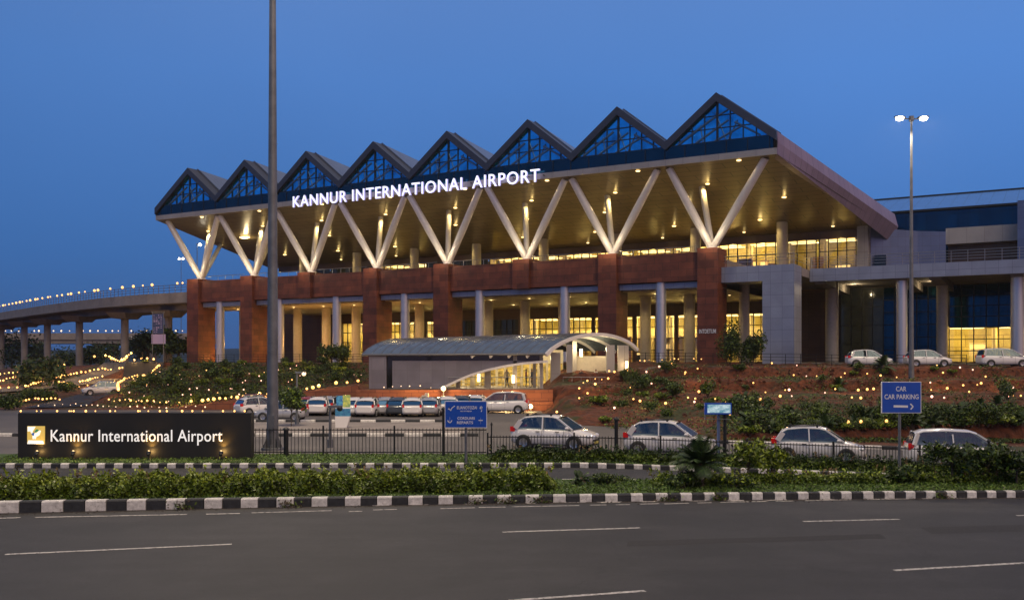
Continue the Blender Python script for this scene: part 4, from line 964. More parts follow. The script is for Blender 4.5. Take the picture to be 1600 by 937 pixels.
for poly, m, nm in (([(.0,.0),(.69,.0),(.64,.13),(.05,.15)], m_ew, 'emblem_caption'), ([(.02,.70),(.34,.70),(.2,.47),(.12,.52),(.02,.50)], m_ew, 'emblem_shape'),
    ([(.13,.52),(.2,.50),(.26,.42),(.38,.45),(.5,.55),(.56,.54),(.5,.36),(.4,.30),(.36,.3),(.36,.2),(.3,.2),(.3,.32),(.28,.2),(.22,.2),(.22,.34),(.17,.42)], m_ew, 'emblem_figure'),
    ([(.17,.42),(.22,.34),(.28,.33),(.3,.44),(.25,.46)], m_eb, 'emblem_wing'), ([(.3,.46),(.42,.5),(.48,.57),(.38,.6),(.31,.52)], m_eg, 'emblem_wing'),
    ([(.14,.18),(.2,.24),(.5,.24),(.56,.18)], m_em, 'emblem_base')):
    q = MB(); k_ = {'emblem_caption': 0, 'emblem_shape': 1, 'emblem_figure': 2, 'emblem_wing': 3, 'emblem_base': 1}[nm]
    q.prism(poly, -.056-.003*k_, -.0505, 0); q.build(nm, m, e)
b, w_ = text_mesh('KIAL', .5, .07, .006, 0); 
for k, px in enumerate([30, 55, 62, 87, 106, 109, 113, 132, 147, 170, 178, 214, 217, 230, 248, 259, 283, 299, 315, 347, 365, 381]):
    b = MB(); x = (px-28)*39/1500; b.sphere((x, .12, 2.02), random.choice((.028, .04, .05)), 8, 6); b.build('bulb', M['bulb'], nw)
b = MB(); b.path([(x*.5, .12, 1.975+.02*math.sin(x)) for x in range(0, int(WX*2)+1)], .008, 4); b.build('cable', M['plastic'], nw)
sp0 = None
for px, lab in ((52, 'ground spotlight under the emblem of the black name wall'), (109, 'ground spotlight under the first word of the name wall'), (228, 'ground spotlight below the middle of the name wall'), (342, 'ground spotlight below the last word of the name wall')):
    x = px_x(px, 38.4)
    if sp0 is None:
        sp0 = t = thing('ground_spotlight', lab, 'spotlight', (x, 38.66, .12), 0, 'spotlights along the name wall')
        b = MB(); b.tube((0,0,0), (0,0,.16), .03, n=6); b.box(-.1,.1,-.06,.06,-.02,.02); b.build('stake', M['plastic'], t)
        b = MB(); b.tube((0,-.03,.15), (0,.05,.28), .07, .09, 10); b.build('housing', M['plastic'], t)
        b = MB(); b.sphere((0,.03,.28), .06, 8, 6); b.build('lens', M['downlight'], t)
    else: t = dup(sp0, (x, 38.66, .12), 0, lab, 'spotlights along the name wall')
    spot('spotlight_beam', (0, .16, .40), 16, (0, .36, .95), (1, .50, .10), 120, 1.0, .03, t)
    point('spotlight_spill', (0, .2, .26), 5.0, (1, .58, .18), .05, t)

# ------------------------------------------------------------------ road signs
def road_sign(px, x0, x1, y0, y1, Y, label, lines, arrows):
    cx = px_x((x0+x1)/2, Y); w = (x1-x0)*Y/1500; h_ = (y1-y0)*Y/1500; zc = 4-((y0+y1)/2-566)*Y/1500; z0 = zT(cx, Y)+.1
    t = thing('road_sign', label, 'road sign', (cx, Y, z0)); zl = zc-z0
    b = MB(); b.box(-w/2, w/2, -.03, .03, zl-h_/2, zl+h_/2); b.build('board', M['signwhite'], t)
    bd = b; b = MB(); b.box(-w/2+.025, w/2-.025, -.038, -.0305, zl-h_/2+.025, zl+h_/2-.025); face = b.build('face', M['signblue'], t)
    b = MB(); dx = px_x(px, Y)-cx; b.tube((dx, .09, -.3), (dx, .09, zl+h_/2-.1), .055, n=10); b.box(dx-.3, dx+.3, .035, .06, zl-h_*.3, zl-h_*.3+.05); b.box(dx-.3, dx+.3, .035, .06, zl+h_*.3, zl+h_*.3+.05); b.build('pole', M['galv'], t)
    for txt, u_, v_, tw, th_ in lines:
        b, _ = text_mesh(txt, tw*w, th_*h_, .004, .012); b.build('lettering', [M['signwhite'], M['signwhite']], face, (-w/2+u_*w, -.0385, zl-h_/2+v_*h_))
    for segs in arrows:
        b = MB()
        for (a0, a1, c0, c1_, ww) in segs: b.beam((-w/2+a0*w, -.0415, zl-h_/2+a1*h_), (-w/2+c0*w, -.0415, zl-h_/2+c1_*h_), .005, ww*h_)
        b.build('arrow', M['signwhite'], face)
    return t
def ell(pts, ww): return [(a[0], a[1], c[0], c[1], ww) for a, c in zip(pts[:-1], pts[1:])]
road_sign(728, 695, 761, 626, 668, 36.7, 'blue sign with two text rows and arrows right of the pavilion post', 
    [('EUANOTOZAI', .29, .70, .47, .11), ('MAS FFWREOA', .37, .60, .27, .045), ('CORDUARI', .30, .31, .41, .10), ('REPARTS', .29, .15, .38, .10)],
    [ell([(.08,.68),(.13,.80),(.10,.72),(.14,.64),(.17,.74),(.24,.82)], .028), ell([(.83,.74),(.86,.80),(.89,.76),(.88,.66),(.86,.60)], .03), ell([(.83,.72),(.88,.72)], .03),
     ell([(.07,.28),(.10,.20),(.14,.20),(.17,.28)], .03), ell([(.12,.20),(.12,.40)], .03), ell([(.80,.28),(.90,.28)], .03), ell([(.85,.38),(.85,.16)], .03)])
road_sign(1407, 1377, 1439, 596, 645, 36.3, 'blue sign reading CAR CAR PARKING with an arrow on a grey pole',
    [('CAR', .36, .70, .26, .15), ('CAR PARKING', .07, .45, .86, .15)],
    [ell([(.30,.22),(.66,.21)], .07), ell([(.72,.30),(.79,.21),(.73,.12)], .04)])
# dual-post screen
x = px_x(1122, 42); sc = thing('information_screen', 'backlit pale screen in a blue frame on two tall posts before the slope', 'screen', (x, 42, zT(x, 42)))
f_ = 42/1500; zz = lambda py: 4-(py-566)*f_-sc.location.z
b = MB(); b.box(-21*f_, 21*f_, -.05, .12, zz(647), zz(629)); b.build('casing', M['signblue'], sc)
m_scr = litmat('screen_picture', (.02, .22, .34), (.75, .92, .95), .8, 3.0, 2.0)
b = MB(); b.box(-17*f_, 19*f_, -.056, -.051, zz(644.5), zz(631.5)); b.build('display', m_scr, sc)
b = MB(); b.box(-21*f_, -19.5*f_, -.03, .1, zz(655), zz(647)); b.box(-20*f_, 20*f_, .0, .05, zz(655), zz(654)); b.build('lower_frame', M['galv'], sc)
for dx in (2, 12): b = MB(); b.tube((dx*f_, .17, -.3), (dx*f_, .17, zz(632)), .075, n=10); b.build('post', mat('blue_grey_post', (.10, .14, .26), .4, .3) if dx == 2 else M['fence'], sc)
# colourful kiosk
x = px_x(535, 58); kk = thing('poster_stand', 'stand with bright coloured poster panels above a white counter in the parking lot', 'kiosk', (x, 58, zT(x, 58)))
f_ = 58/1500; zz = lambda py: 4-(py-566)*f_
b = MB(); b.hexa([(-.42,0,.05),(.25,0,.05),(.25,.5,.05),(-.42,.5,.05),(-.45,0,zz(650)),(.45,0,zz(650)),(.45,.5,zz(650)),(-.45,.5,zz(650))]); b.build('counter', M['carwhite'], kk)
m_k1 = litmat('poster_blue', (.02,.08,.3), (.15,.5,.65), .6, 3, 2); m_k2 = litmat('poster_yellow', (.08,.25,.12), (.85,.7,.12), .7, 3, 2); m_k3 = litmat('poster_teal', (.02,.06,.22), (.08,.35,.45), .6, 2.5, 2)
b = MB(); b.box(-.44, .46, .05, .2, zz(650), zz(638)); b.build('panel', m_k3, kk)
b = MB(); b.box(-.38, -.02, .06, .2, zz(636), zz(618)); b.build('panel', m_k1, kk)
b = MB(); b.box(.02, .45, .06, .2, zz(636), zz(617)); b.build('panel', m_k2, kk)
b = MB(); b.box(-.44, .46, .04, .22, zz(638), zz(636)); b.build('shelf', M['signwhite'], kk)
# hanging vertical banner on a frame
x = px_x(247, 140); bn = thing('banner_tower', 'tall narrow banner with dark blocks hung in a frame before the flyover', 'banner', (x, 140, zT(x, 140)))
f_ = 140/1500; zz = lambda py: 4-(py-566)*f_-bn.location.z
b = MB()
for dx in (-.8, .8): b.tube((dx, 0, -.5), (dx, 0, zz(487)), .06, n=6)
b.tube((-1.0, 0, zz(488)), (1.0, 0, zz(488)), .06, n=6); b.tube((-.8, 0, zz(537)), (.8, 0, zz(537)), .05, n=6); b.build('frame', M['galv'], bn)
b = MB(); b.box(-.75, .75, -.03, .03, zz(521), zz(490)); b.build('cloth', M['bannerblue'], bn)
b = MB(); b.box(-.95, 1.1, -.04, .02, zz(537), zz(522)); b.build('lower_panel', M['banner'], bn)
b = MB()
for r_ in range(9):
    for c_ in range(4):
        if random.random() < .7: b.box(-.65+c_*.34, -.65+c_*.34+random.uniform(.1, .26), -.05, -.031, zz(519-r_*3.2), zz(519-r_*3.2)+random.uniform(.08, .2))
b.build('print', M['banner'], bn)

# ------------------------------------------------------------------ fences
def fence(px0, px1, Y, h_, sp, label, posts=True, step=3.0):
    x0, x1 = px_x(px0, Y), px_x(px1, Y); t = thing('metal_fence', label, 'fence', (x0, Y, zT(x0, Y)+.1)); o0 = t.location.z
    zf = lambda x_: zT(x0+x_, Y)+.1-o0
    xx = 0
    while xx < x1-x0-.01:
        e_ = min(xx+step, x1-x0); b = MB()
        for hh in (.12, h_-.06): b.beam((xx, 0, zf(xx)+hh), (e_, 0, zf(e_)+hh), .03, .04)
        u_ = xx+sp
        while u_ < e_: b.tube((u_, 0, zf(u_)+.05), (u_, 0, zf(u_)+h_+random.uniform(-.01, .02)), .014, n=5); u_ += sp
        b.build('railing_panel', M['fence'], t)
        b = MB(); b.box(xx-.035, xx+.035, -.035, .035, zf(xx)-.2, zf(xx)+h_+.12); b.build('post', M['fence'], t); xx = e_
    return t
fence(394, 760, 40.5, 1.12, .15, 'black upright railing fence between the name wall and the blue text sign')
fence(762, 1640, 40.0, .86, .13, 'lower black railing fence in front of the white cars', step=3.6)
def bollard(px, y0, Y, label, r=.07):
    x = px_x(px, Y); z0 = zT(x, Y)+.05; t = thing('dark_post', label, 'post', (x, Y, z0)); h_ = 4-(y0-566)*Y/1500-z0
    b = MB(); b.tube((0,0,-.2), (0,0,h_), r, n=10); b.build('shaft', M['fence'], t)
    b = MB(); b.lathe((0,0,h_), [(r*1.5, 0), (r*1.6, .05), (r*.6, .12), (0.001, .14)], 10); b.build('cap', M['fence'], t)
bollard(447, 672, 40.2, 'short thick black post right of the grey mast foot', .10)
bollard(693, 640, 40.1, 'tall black post at the left edge of the blue text sign', .06)
bollard(963, 656, 39.6, 'black post between the first and second white cars', .08)
bollard(768, 664, 40.3, 'thin black post just right of the blue text sign', .03)
bollard(1545, 690, 39.8, 'black post before the rightmost white van', .05)

# ------------------------------------------------------------------ cars
def make_car(label, kind='hatch', paint='carwhite', loc=(0,0,0), rz=0, group=None, rails=True):
    """heading along +x, standing on z = 0"""
    t = thing('parked_car', label, 'car', loc, rz, group)
    if kind == 'hatch':  # x, half width, z low, z belt
        L_, st = 3.95, [(-1.95,.62,.42,.80),(-1.90,.76,.30,.93),(-1.6,.82,.22,.97),(-1.0,.845,.2,.96),(0,.85,.2,.93),(.75,.845,.2,.92),(1.05,.835,.22,.90),(1.45,.80,.24,.84),(1.78,.74,.26,.74),(1.95,.62,.30,.62),(2.0,.50,.36,.52)]
        gh = [(-1.78,.98),(-1.55,1.30),(-1.25,1.47),(-.6,1.54),(.1,1.52),(.38,1.45),(1.12,.93)]; z_b = .94
    else:
        L_, st = 4.4, [(-2.15,.66,.42,.86),(-2.10,.78,.30,1.02),(-1.8,.84,.22,1.04),(-1.0,.86,.2,1.02),(0,.86,.2,.98),(.9,.86,.2,.96),(1.2,.85,.22,.95),(1.6,.82,.24,.88),(1.98,.76,.26,.78),(2.17,.62,.30,.66),(2.22,.50,.36,.54)]
        gh = [(-2.02,1.02),(-1.85,1.50),(-1.5,1.62),(-.6,1.67),(.35,1.63),(.65,1.54),(1.45,.98)]; z_b = 1.0
    b = MB(); n = 12; V = []
    for x_, w, z0, z1 in st:   # rounded section with a waist crease
        ring = [(w*.86, z0), (w*.98, z0+.10), (w, z0+(z1-z0)*.45), (w*.985, z0+(z1-z0)*.72), (w*.93, z1-.04), (w*.80, z1+.015)]
        V += [(x_, y_, z_) for y_, z_ in ring] + [(x_, -y_, z_) for y_, z_ in ring[::-1]]
    F = [(k*n+j, k*n+(j+1) % n, (k+1)*n+(j+1) % n, (k+1)*n+j) for k in range(len(st)-1) for j in range(n)]
    b.add(V, F, 0, True); b.add(V[:n], [tuple(range(n))], 0); b.add(V[-n:], [tuple(range(n))[::-1]], 0)
    # roof shell over the greenhouse
    def ghw(z_): return .80-(z_-z_b)*.28
    roof = gh[1:-1]
    V = []
    for x_, z_ in roof:
        w = ghw(z_)
        V += [(x_, -w, z_-.05), (x_, -w+.06, z_-.005), (x_, -w*.5, z_+.03), (x_, 0, z_+.04), (x_, w*.5, z_+.03), (x_, w-.06, z_-.005), (x_, w, z_-.05)]
    b.add(V, [(k*7+j, (k+1)*7+j, (k+1)*7+j+1, k*7+j+1) for k in range(len(roof)-1) for j in range(6)], 0, True)
    # pillars
    for s_ in (-1, 1):
        zr = roof[-1][1]; xf, zf_ = roof[-1]
        b.beam((xf, s_*ghw(zf_), zf_-.03), (gh[-1][0], s_*ghw(z_b), z_b-.02), .06, .07)
        b.beam((-.35, s_*(ghw(1.5)+.012), 1.49), (-.32, s_*(ghw(z_b)+.012), z_b-.03), .05, .09)
        xr, zr = gh[1]
        b.beam((xr+.12, s_*ghw(zr), zr-.0), (gh[0][0]+.12, s_*(ghw(z_b)+.0), z_b), .08, .22)
    body = b.build('body', M[paint], t)
    # glass
    b = MB(); ins = .015; V = []
    for x_, z_ in gh:
        w = ghw(max(z_, z_b))-ins; wb = ghw(z_b)-ins
        V += [(x_, -wb, z_b-.03), (x_, -w, max(z_-.03, z_b)), (x_, w, max(z_-.03, z_b)), (x_, wb, z_b-.03)]
    k_ = len(gh)
    b.add(V, [(k*4+j, (k+1)*4+j, (k+1)*4+j+1, k*4+j+1) for k in range(k_-1) for j in range(3)], 0)
    b.build('side_glass', M['carglass'], t)
    b = MB()
    for xs_ in (.25, -.65):
        for ys_ in (-.38, .38): b.hexa([(xs_-.42, ys_-.24, .9), (xs_-.3, ys_-.24, .9), (xs_-.3, ys_+.24, .9), (xs_-.42, ys_+.24, .9), (xs_-.52, ys_-.2, 1.2), (xs_-.42, ys_-.2, 1.2), (xs_-.42, ys_+.2, 1.2), (xs_-.52, ys_+.2, 1.2)]); b.box(xs_-.53, xs_-.44, ys_-.12, ys_+.12, 1.22, 1.38)
    b.box(.75, 1.0, -.62, .62, .85, z_b+.02); b.build('seats', M['carseat'], t)
    b = MB(); (xa, za), (xb, zb_) = roof[-1], gh[-1]
    b.add([(xa+.03, -ghw(za)+.06, za-.02), (xb+.03, -ghw(z_b)+.08, z_b), (xb+.03, ghw(z_b)-.08, z_b), (xa+.03, ghw(za)-.06, za-.02)], [(0,1,2,3)]); b.build('windscreen', M['windscreen'], t)
    b = MB(); (xa, za), (xb, zb_) = gh[1], gh[0]
    b.add([(xa-.03, -ghw(za)+.08, za-.03), (xb-.03, -ghw(z_b)+.12, z_b+.03), (xb-.03, ghw(z_b)-.12, z_b+.03), (xa-.03, ghw(za)-.08, za-.03)], [(3,2,1,0)]); b.build('rear_window', M['windscreen'], t)
    wb_ = 1.22 if kind == 'hatch' else 1.36
    for x_ in (-wb_-.02, wb_-.02):
        for s_ in (-1, 1):
            b = MB(); y0 = s_*.855; b.lathe((x_, 0, .31), [(.37, y0-s_*.06), (.37, y0+s_*.012), (.30, y0+s_*.012)], 20, axis='y'); b.add([(x_+.37*math.cos(a), y0+s_*.002, .31+.37*math.sin(a)) for a in [k*math.pi/10 for k in range(20)]], [tuple(range(20)) if s_ < 0 else tuple(range(20))[::-1]]); b.build('wheel_arch', M['plastic'], t)
            b = MB(); b.lathe((x_, 0, .31), [(.22, y0-s_*.18), (.29, y0-s_*.18), (.31, y0-s_*.14), (.31, y0+s_*.0), (.29, y0+s_*.03), (.205, y0+s_*.03)], 22, axis='y'); w_ = b.build('wheel', M['tyre'], t)
            b = MB(); b.lathe((x_, 0, .31), [(.205, y0+s_*.028), (.17, y0+s_*.012), (.001, y0+s_*.02)], 14, axis='y')
            for k in range(6):
                a = k*math.pi/3; b.beam((x_+.03*math.cos(a), y0+s_*.03, .31+.03*math.sin(a)), (x_+.19*math.cos(a), y0+s_*.028, .31+.19*math.sin(a)), .045, .02)
            b.build('rim', M['rim'], w_)
    xh = st[-3][0]; xt = st[1][0]
    for s_ in (-1, 1):
        b = MB(); b.sphere((xh+.02, s_*.60, st[-3][3]-.10), .16, 10, 6, sz=.6); b.build('headlight', M['head'], t)
        b = MB(); b.box(xt-.03, xt+.20, s_*.70-.08, s_*.70+.075, .80, 1.02 if kind == 'hatch' else 1.08); b.build('taillight', M['tail'], t)
        b = MB(); b.sphere((gh[-1][0]-.22, s_*.93, z_b+.06), .10, 8, 6, sz=.75); b.box(gh[-1][0]-.26, gh[-1][0]-.2, min(s_*.78, s_*.9), max(s_*.78, s_*.9), z_b, z_b+.05); b.build('mirror', M[paint], t)
        if rails:
            b = MB(); r_ = gh[3]; b.beam((gh[2][0], s_*.52, gh[2][1]+.07), (gh[4][0], s_*.52, gh[4][1]+.08), .04, .035)
            for xx in (gh[2][0]+.1, gh[4][0]-.1): b.box(xx-.04, xx+.04, s_*.52-.02, s_*.52+.02, gh[4][1]-.02, gh[3][1]+.07)
            b.build('roof_rail', M['plastic'], t)
        for xx in (-.55, .40): b = MB(); b.box(xx-.09, xx+.09, s_*.855-.02, s_*.855+.02, z_b-.13, z_b-.10); b.build('door_handle', M['plastic'], t)
    b = MB(); e_ = st[-1][0]; b.box(e_-.10, e_+.02, -.46, .46, .40, .50); b.box(e_-.12, e_+.0, -.40, .40, .22, .34); b.build('grille', M['plastic'], t)
    b = MB(); b.box(e_+.0, e_+.028, -.25, .25, .30, .41); b.build('number_plate', M['plate'], t)
    b = MB()
    for xx in (-.34, .72):
        for s_ in (-1, 1): b.box(xx-.006, xx+.006, s_*.856-.003, s_*.856+.003, .3, z_b-.05)
    for s_ in (-1, 1): b.box(-.95, .95, s_*.85-.02, s_*.85+.02, .19, .26)
    b.build('sill_and_seams', M['plastic'], t)
    return t
def cz(x, y): return zT(x, y)+.012
def place(px, Y): x = px_x(px, Y); return (x, Y, cz(x, Y))
car1 = make_car('white hatchback with roof rails behind the fence right of the blue text sign', 'hatch', 'carwhite', place(867, 44.6), R(-22))
car2 = make_car('white hatchback behind the small palm, second of the large cars', 'hatch', 'carwhite', place(1046, 42.8), R(-20))
car3 = make_car('white hatchback with red tail lamp beside the screen on two posts', 'hatch', 'carwhite', place(1277, 42.4), R(-18))
van = make_car('white people carrier with lit red tail lamp right of the CAR PARKING sign', 'van', 'carwhite', place(1497, 41.8), R(-14), rails=False)
def cardup(src, px, Y, rz, label, z=None, paint=None):
    p = place(px, Y); c = dup(src, p if z is None else (p[0], Y, z), rz, label)
    if paint:
        for ch in c.children:
            if ch.name.split('.')[0] in ('body', 'mirror'):
                ch.data = ch.data.copy(); ch.data.materials[0] = M[paint]
    return c
cardup(car1, 1357, 87.5, R(-8), 'white car parked on the terrace edge, left of the tall twin lamp post')
cardup(car2, 1449, 87.5, R(-6), 'white car on the terrace standing directly behind the twin lamp post')
cardup(van, 1567, 87.0, R(-4), 'long white car on the terrace before the brightly lit glass hall')
rowc = [(556, 72, 95, 'carwhite', 'white car at the left end of the parking row right of the poster stand'), (578, 71.5, 84, 'carwhite', 'white car second from the poster stand in the far row'),
        (603, 72.5, 100, 'carsilver', 'silver car in the far row before the short pale stair'), (624, 72, 88, 'cargrey', 'dark grey car squeezed into the middle of the far row'),
        (646, 71.5, 92, 'carwhite', 'white car in the far row below the red wall lantern'), (674, 72, 85, 'carsilver', 'silver car at the right part of the far row'),
        (482, 74, 96, 'carred', 'red car parked between thin lamp post and poster stand'), (455, 75, 86, 'cargrey', 'dark car parked just right of the thick mast in the lot'), (404, 73, 40, 'carwhite', 'white car partly hidden by the thick mast left side'),
        (405, 79, 12, 'carred', 'small red car below the wall just left of the mast')]
for px, Y, a, pt, lb in rowc: cardup(car1, px, Y, R(a), lb, paint=pt).scale = (.9, .9, .9)
cardup(van, 784, 76, R(174), 'pale van parked between the blue text sign and the first big hatchback')
cardup(car2, 158, 106, R(-150), 'white car on the slope road seen just above the name wall')
for px, Y, a, pt, lb in ((500, 73, 92, 'carwhite', 'white car between thin lamp post and poster stand in the far row'), (518, 74.5, 80, 'carsilver', 'silver car just left of the poster stand'), (699, 74, 96, 'carwhite', 'white car at the far row end beside the blue text sign'),
        (722, 75.5, 90, 'cargrey', 'dark car hidden partly behind the blue text sign'), (440, 66, 178, 'carsilver', 'silver car standing across behind the thick mast'), (745, 77, 84, 'carwhite', 'white car between blue text sign and the pale van')): cardup(car1, px, Y, R(a), lb, paint=pt).scale = (.9, .9, .9)

# ------------------------------------------------------------------ plants
def leaf_mesh(name, cent, size, mats, parent=None, flat=0.0, mi=None, long=1.6, loc=None):
    """many small leaf faces at the given centres"""
    n = len(cent); cent = np.asarray(cent, float); sz = size*RNG.uniform(.55, 1.35, n)[:, None]
    a = RNG.normal(size=(n, 3)); a[:, 2] += flat; a /= np.linalg.norm(a, axis=1)[:, None]
    r = RNG.normal(size=(n, 3)); t = np.cross(a, r); t /= np.linalg.norm(t, axis=1)[:, None]; w = np.cross(a, t)
    V = np.stack([cent-t*sz*long/2, cent+w*sz*.42, cent+t*sz*long/2+a*sz*.15, cent-w*sz*.42], 1).reshape(-1, 3)
    me = bpy.data.meshes.new(name); me.vertices.add(4*n); me.vertices.foreach_set('co', V.ravel().astype(np.float32))
    me.loops.add(4*n); me.loops.foreach_set('vertex_index', np.arange(4*n, dtype=np.int32))
    me.polygons.add(n); me.polygons.foreach_set('loop_start', np.arange(0, 4*n, 4, dtype=np.int32)); me.polygons.foreach_set('loop_total', np.full(n, 4, dtype=np.int32))
    for m in mats: me.materials.append(m)
    if mi is not None: me.polygons.foreach_set('material_index', np.asarray(mi, dtype=np.int32))
    me.update(calc_edges=True)
    o = bpy.data.objects.new(name, me); C.objects.link(o)
    if parent: o.parent = parent
    if loc is not None: o.location = loc
    return o
def bumpy(u, v): return .5+.5*math.sin(u*1.7+1.1*math.sin(v*1.3+u*.6))*math.cos(v*2.1-u*.43)
def hedge(x0, x1, fy, depth, h0, dens, label, size=.06, mats=('leaf', 'leafy'), zf=None, pale=.2, name='hedge'):
    cent = []; mi = []; n = int((x1-x0)*dens)
    for _ in range(n):
        x = random.uniform(x0, x1)
        k = .62+.25*math.sin(x*1.7+.5)+.18*math.sin(x*4.1)+.12*math.sin(x*9.3)
        end = min(1, (x-x0)/.5+.25, (x1-x)/.5+.25)
        hh = h0*(.72+.28*k)*end; dd = depth*(.85+.15*math.sin(x*2.7+1))
        a = random.uniform(0, math.pi); q = random.random()**.28          # shell-weighted arch section
        lump = 1+.13*math.sin(x*6.3+a*3)+.09*math.sin(x*13.1-a*5)
        y = dd/2*math.cos(a)*q*lump; z = hh*math.sin(a)**.7*q*lump
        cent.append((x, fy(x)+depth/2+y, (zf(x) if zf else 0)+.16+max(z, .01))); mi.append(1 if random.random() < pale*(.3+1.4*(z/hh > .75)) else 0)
    for _ in range(int((x1-x0)*9)):      # stray shoots and dry bits
        x = random.uniform(x0, x1); y = fy(x)+depth/2+random.gauss(0, depth*.22); z0 = (zf(x) if zf else 0)+.16+h0*random.uniform(.72, .95); lean = random.gauss(0, .12); dry = random.random() < .22
        for k in range(7): cent.append((x+lean*k*.12+random.gauss(0, .02), y+random.gauss(0, .02), z0+k*.035)); mi.append(2 if dry else 1)
    o = leaf_mesh(name, cent, size, [M[mats[0]], M[mats[1]], M['dryleaf']], mi=mi, flat=.5)
    tag(o, label, 'hedge'); return o
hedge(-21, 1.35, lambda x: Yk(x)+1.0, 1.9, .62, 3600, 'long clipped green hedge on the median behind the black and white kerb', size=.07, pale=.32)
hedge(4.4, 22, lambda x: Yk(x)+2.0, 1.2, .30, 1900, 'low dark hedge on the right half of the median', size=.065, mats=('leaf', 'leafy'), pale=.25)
hedge(-.9, 19.5, lambda x: 37.7, .7, .42, 1700, 'narrow trimmed hedge along the foot of the low fence', size=.075, mats=('leaf', 'leafd'), zf=lambda x: zT(x, 38), pale=.5)
hedge(-20, -15, lambda x: 39.8, 1.2, 1.0, 1500, 'shrub hedge on the verge left of the name wall', size=.08, mats=('leaf', 'leafd'), pale=.5)
def shrub(name, x, y, z, r, h_, n, label, size=.08, mats=('leaf', 'leafd'), stem=False, group=None, lobes=5, cat='shrub'):
    t = thing(name, label, cat, (x, y, z), 0, group)
    L0 = [(random.uniform(-.5, .5)*r, random.uniform(-.5, .5)*r, random.uniform(.35, .8)*h_, random.uniform(.35, .6)*r) for _ in range(lobes)]
    cent = []; mi = []
    for _ in range(n):
        cx_, cy_, cz_, rr_ = random.choice(L0); d = Vector((random.gauss(0,1), random.gauss(0,1), random.gauss(0,1))).normalized()*rr_*random.random()**.35
        cent.append((cx_+d.x, cy_+d.y, max(.03, cz_+d.z*h_/(2*r)*1.5))); mi.append(int(random.random() < .4))
    leaf_mesh('foliage', cent, size, [M[mats[0]], M[mats[1]]], t, mi=mi, flat=.4)
    b = MB()
    for cx_, cy_, cz_, rr_ in L0: b.tube((0, 0, -.05), (cx_, cy_, cz_), .03, .012, 5)
    b.build('stem', M['bark'], t)
    return t
def palm(name, x, y, z, n, L_, label, trunk=.4, mats='palmleaf', droop=1.0):
    t = thing(name, label, 'palm', (x, y, z))
    b = MB(); b.lathe((0,0,0), [(.16, -.1), (.14, trunk*.5), (.17, trunk), (.05, trunk+.15)], 10); b.build('trunk', M['bark'], t)
    b = MB()
    for k in range(n):
        a = k*2.39996+random.uniform(-.2, .2); el = R(random.uniform(12, 82)); ll = L_*random.uniform(.75, 1.1)
        p = Vector((0, 0, trunk)); d = Vector((math.cos(a)*math.cos(el), math.sin(a)*math.cos(el), math.sin(el))); prev = p
        sideways = Vector((-math.sin(a), math.cos(a), 0)); m_ = 9
        for j in range(m_):
            nxt = prev+d*ll/m_; d = (d+Vector((0, 0, -.13*droop))).normalized(); b.tube(prev, nxt, .012, .01, 4, 0, False)
            up_ = sideways.cross(d)
            for s_ in (-1, 1):
                for q in (0, .5):
                    pp_ = prev.lerp(nxt, q); lw = ll*.26*math.sin(math.pi*(j+.7+q)/(m_+1.4))+.04
                    tip = pp_+sideways*s_*lw+d*lw*.75-Vector((0,0,.06)); e1 = d*.036
                    b.add([pp_-e1, pp_+e1, tip], [(0,1,2)], 0)
            prev = nxt
    b.build('fronds', M[mats], t); return t
p = hit(1095, 756, 28); palm('cycad_palm', px_x(1093, 29.7), 29.7, .16, 40, 1.0, 'dark spiky cycad palm in front of the second white car', .62)
palm('cycad_palm', px_x(907, 30.3), 30.3, .16, 18, .38, 'tiny spiky cycad on the bare median lawn', .08)
shrub('round_bush', px_x(742, 30.8), 30.8, .16, .35, .75, 900, 'upright leafy bush rising behind the hedge end', .07, ('leaf', 'leafd'))
shrub('round_bush', px_x(955, 30.6), 30.6, .16, .75, .3, 1200, 'flat spreading dark bush on the lawn between the two hedges', .06, ('leafd', 'leaf'))
shrub('round_bush', px_x(1070, 29.3), 29.3, .16, .7, .42, 1500, 'dark low bush left of the cycad palm', .07, ('leafd', 'leaf'))
shrub('round_bush', px_x(1147, 29.6), 29.6, .16, .7, .38, 1400, 'dark low bush right of the cycad palm', .07, ('leafd', 'leafy'))
def young_tree(x, y, z, h_, r, n, label, mats=('leaf', 'leafd'), sz=.085):
    t = thing('young_tree', label, 'tree', (x, y, z)); b = MB(); b.tube((0,0,-.1), (.03,.02,h_*.5), .035, .025, 6)
    lob = []
    for k in range(9):
        a = k*2.4; e_ = Vector((math.cos(a)*r*random.uniform(.4, .85), math.sin(a)*r*random.uniform(.4, .85), h_*random.uniform(.5, .95))); b.tube((.03,.02,h_*random.uniform(.3, .5)), e_, .018, .008, 5); lob.append(e_)
    b.build('trunk', M['bark'], t); cent = []; mi = []
    for _ in range(n):
        e_ = random.choice(lob); cent.append(e_+Vector((random.gauss(0, r*.2), random.gauss(0, r*.2), random.gauss(0, r*.15)))); mi.append(int(random.random() < .45))
    leaf_mesh('crown', cent, sz, [M[mats[0]], M[mats[1]]], t, mi=mi, flat=.3, long=2.2); return t
for px, Y, h_, r, n, lb in ((1168, 30.8, 1.25, .6, 1100, 'leafy young tree on the median right of the cycad'), (1205, 31.0, 1.15, .5, 800, 'second leafy young tree right of the cycad'),
        (1487, 30.6, 1.2, .75, 1700, 'dark bushy young tree before the van, left of the pair'), (1545, 30.8, 1.25, .85, 2200, 'dark bushy young tree before the van, right of the pair'), (1588, 30.4, 1.1, .7, 1500, 'dark young tree cut by the right picture edge'),
        (1405, 30.4, .5, .5, 600, 'low leafy sapling at the foot of the CAR PARKING sign')):
    young_tree(px_x(px, Y), Y, .16, h_, r, n, lb, ('leafd', 'leaf') if px > 1300 else ('leaf', 'leafy'))
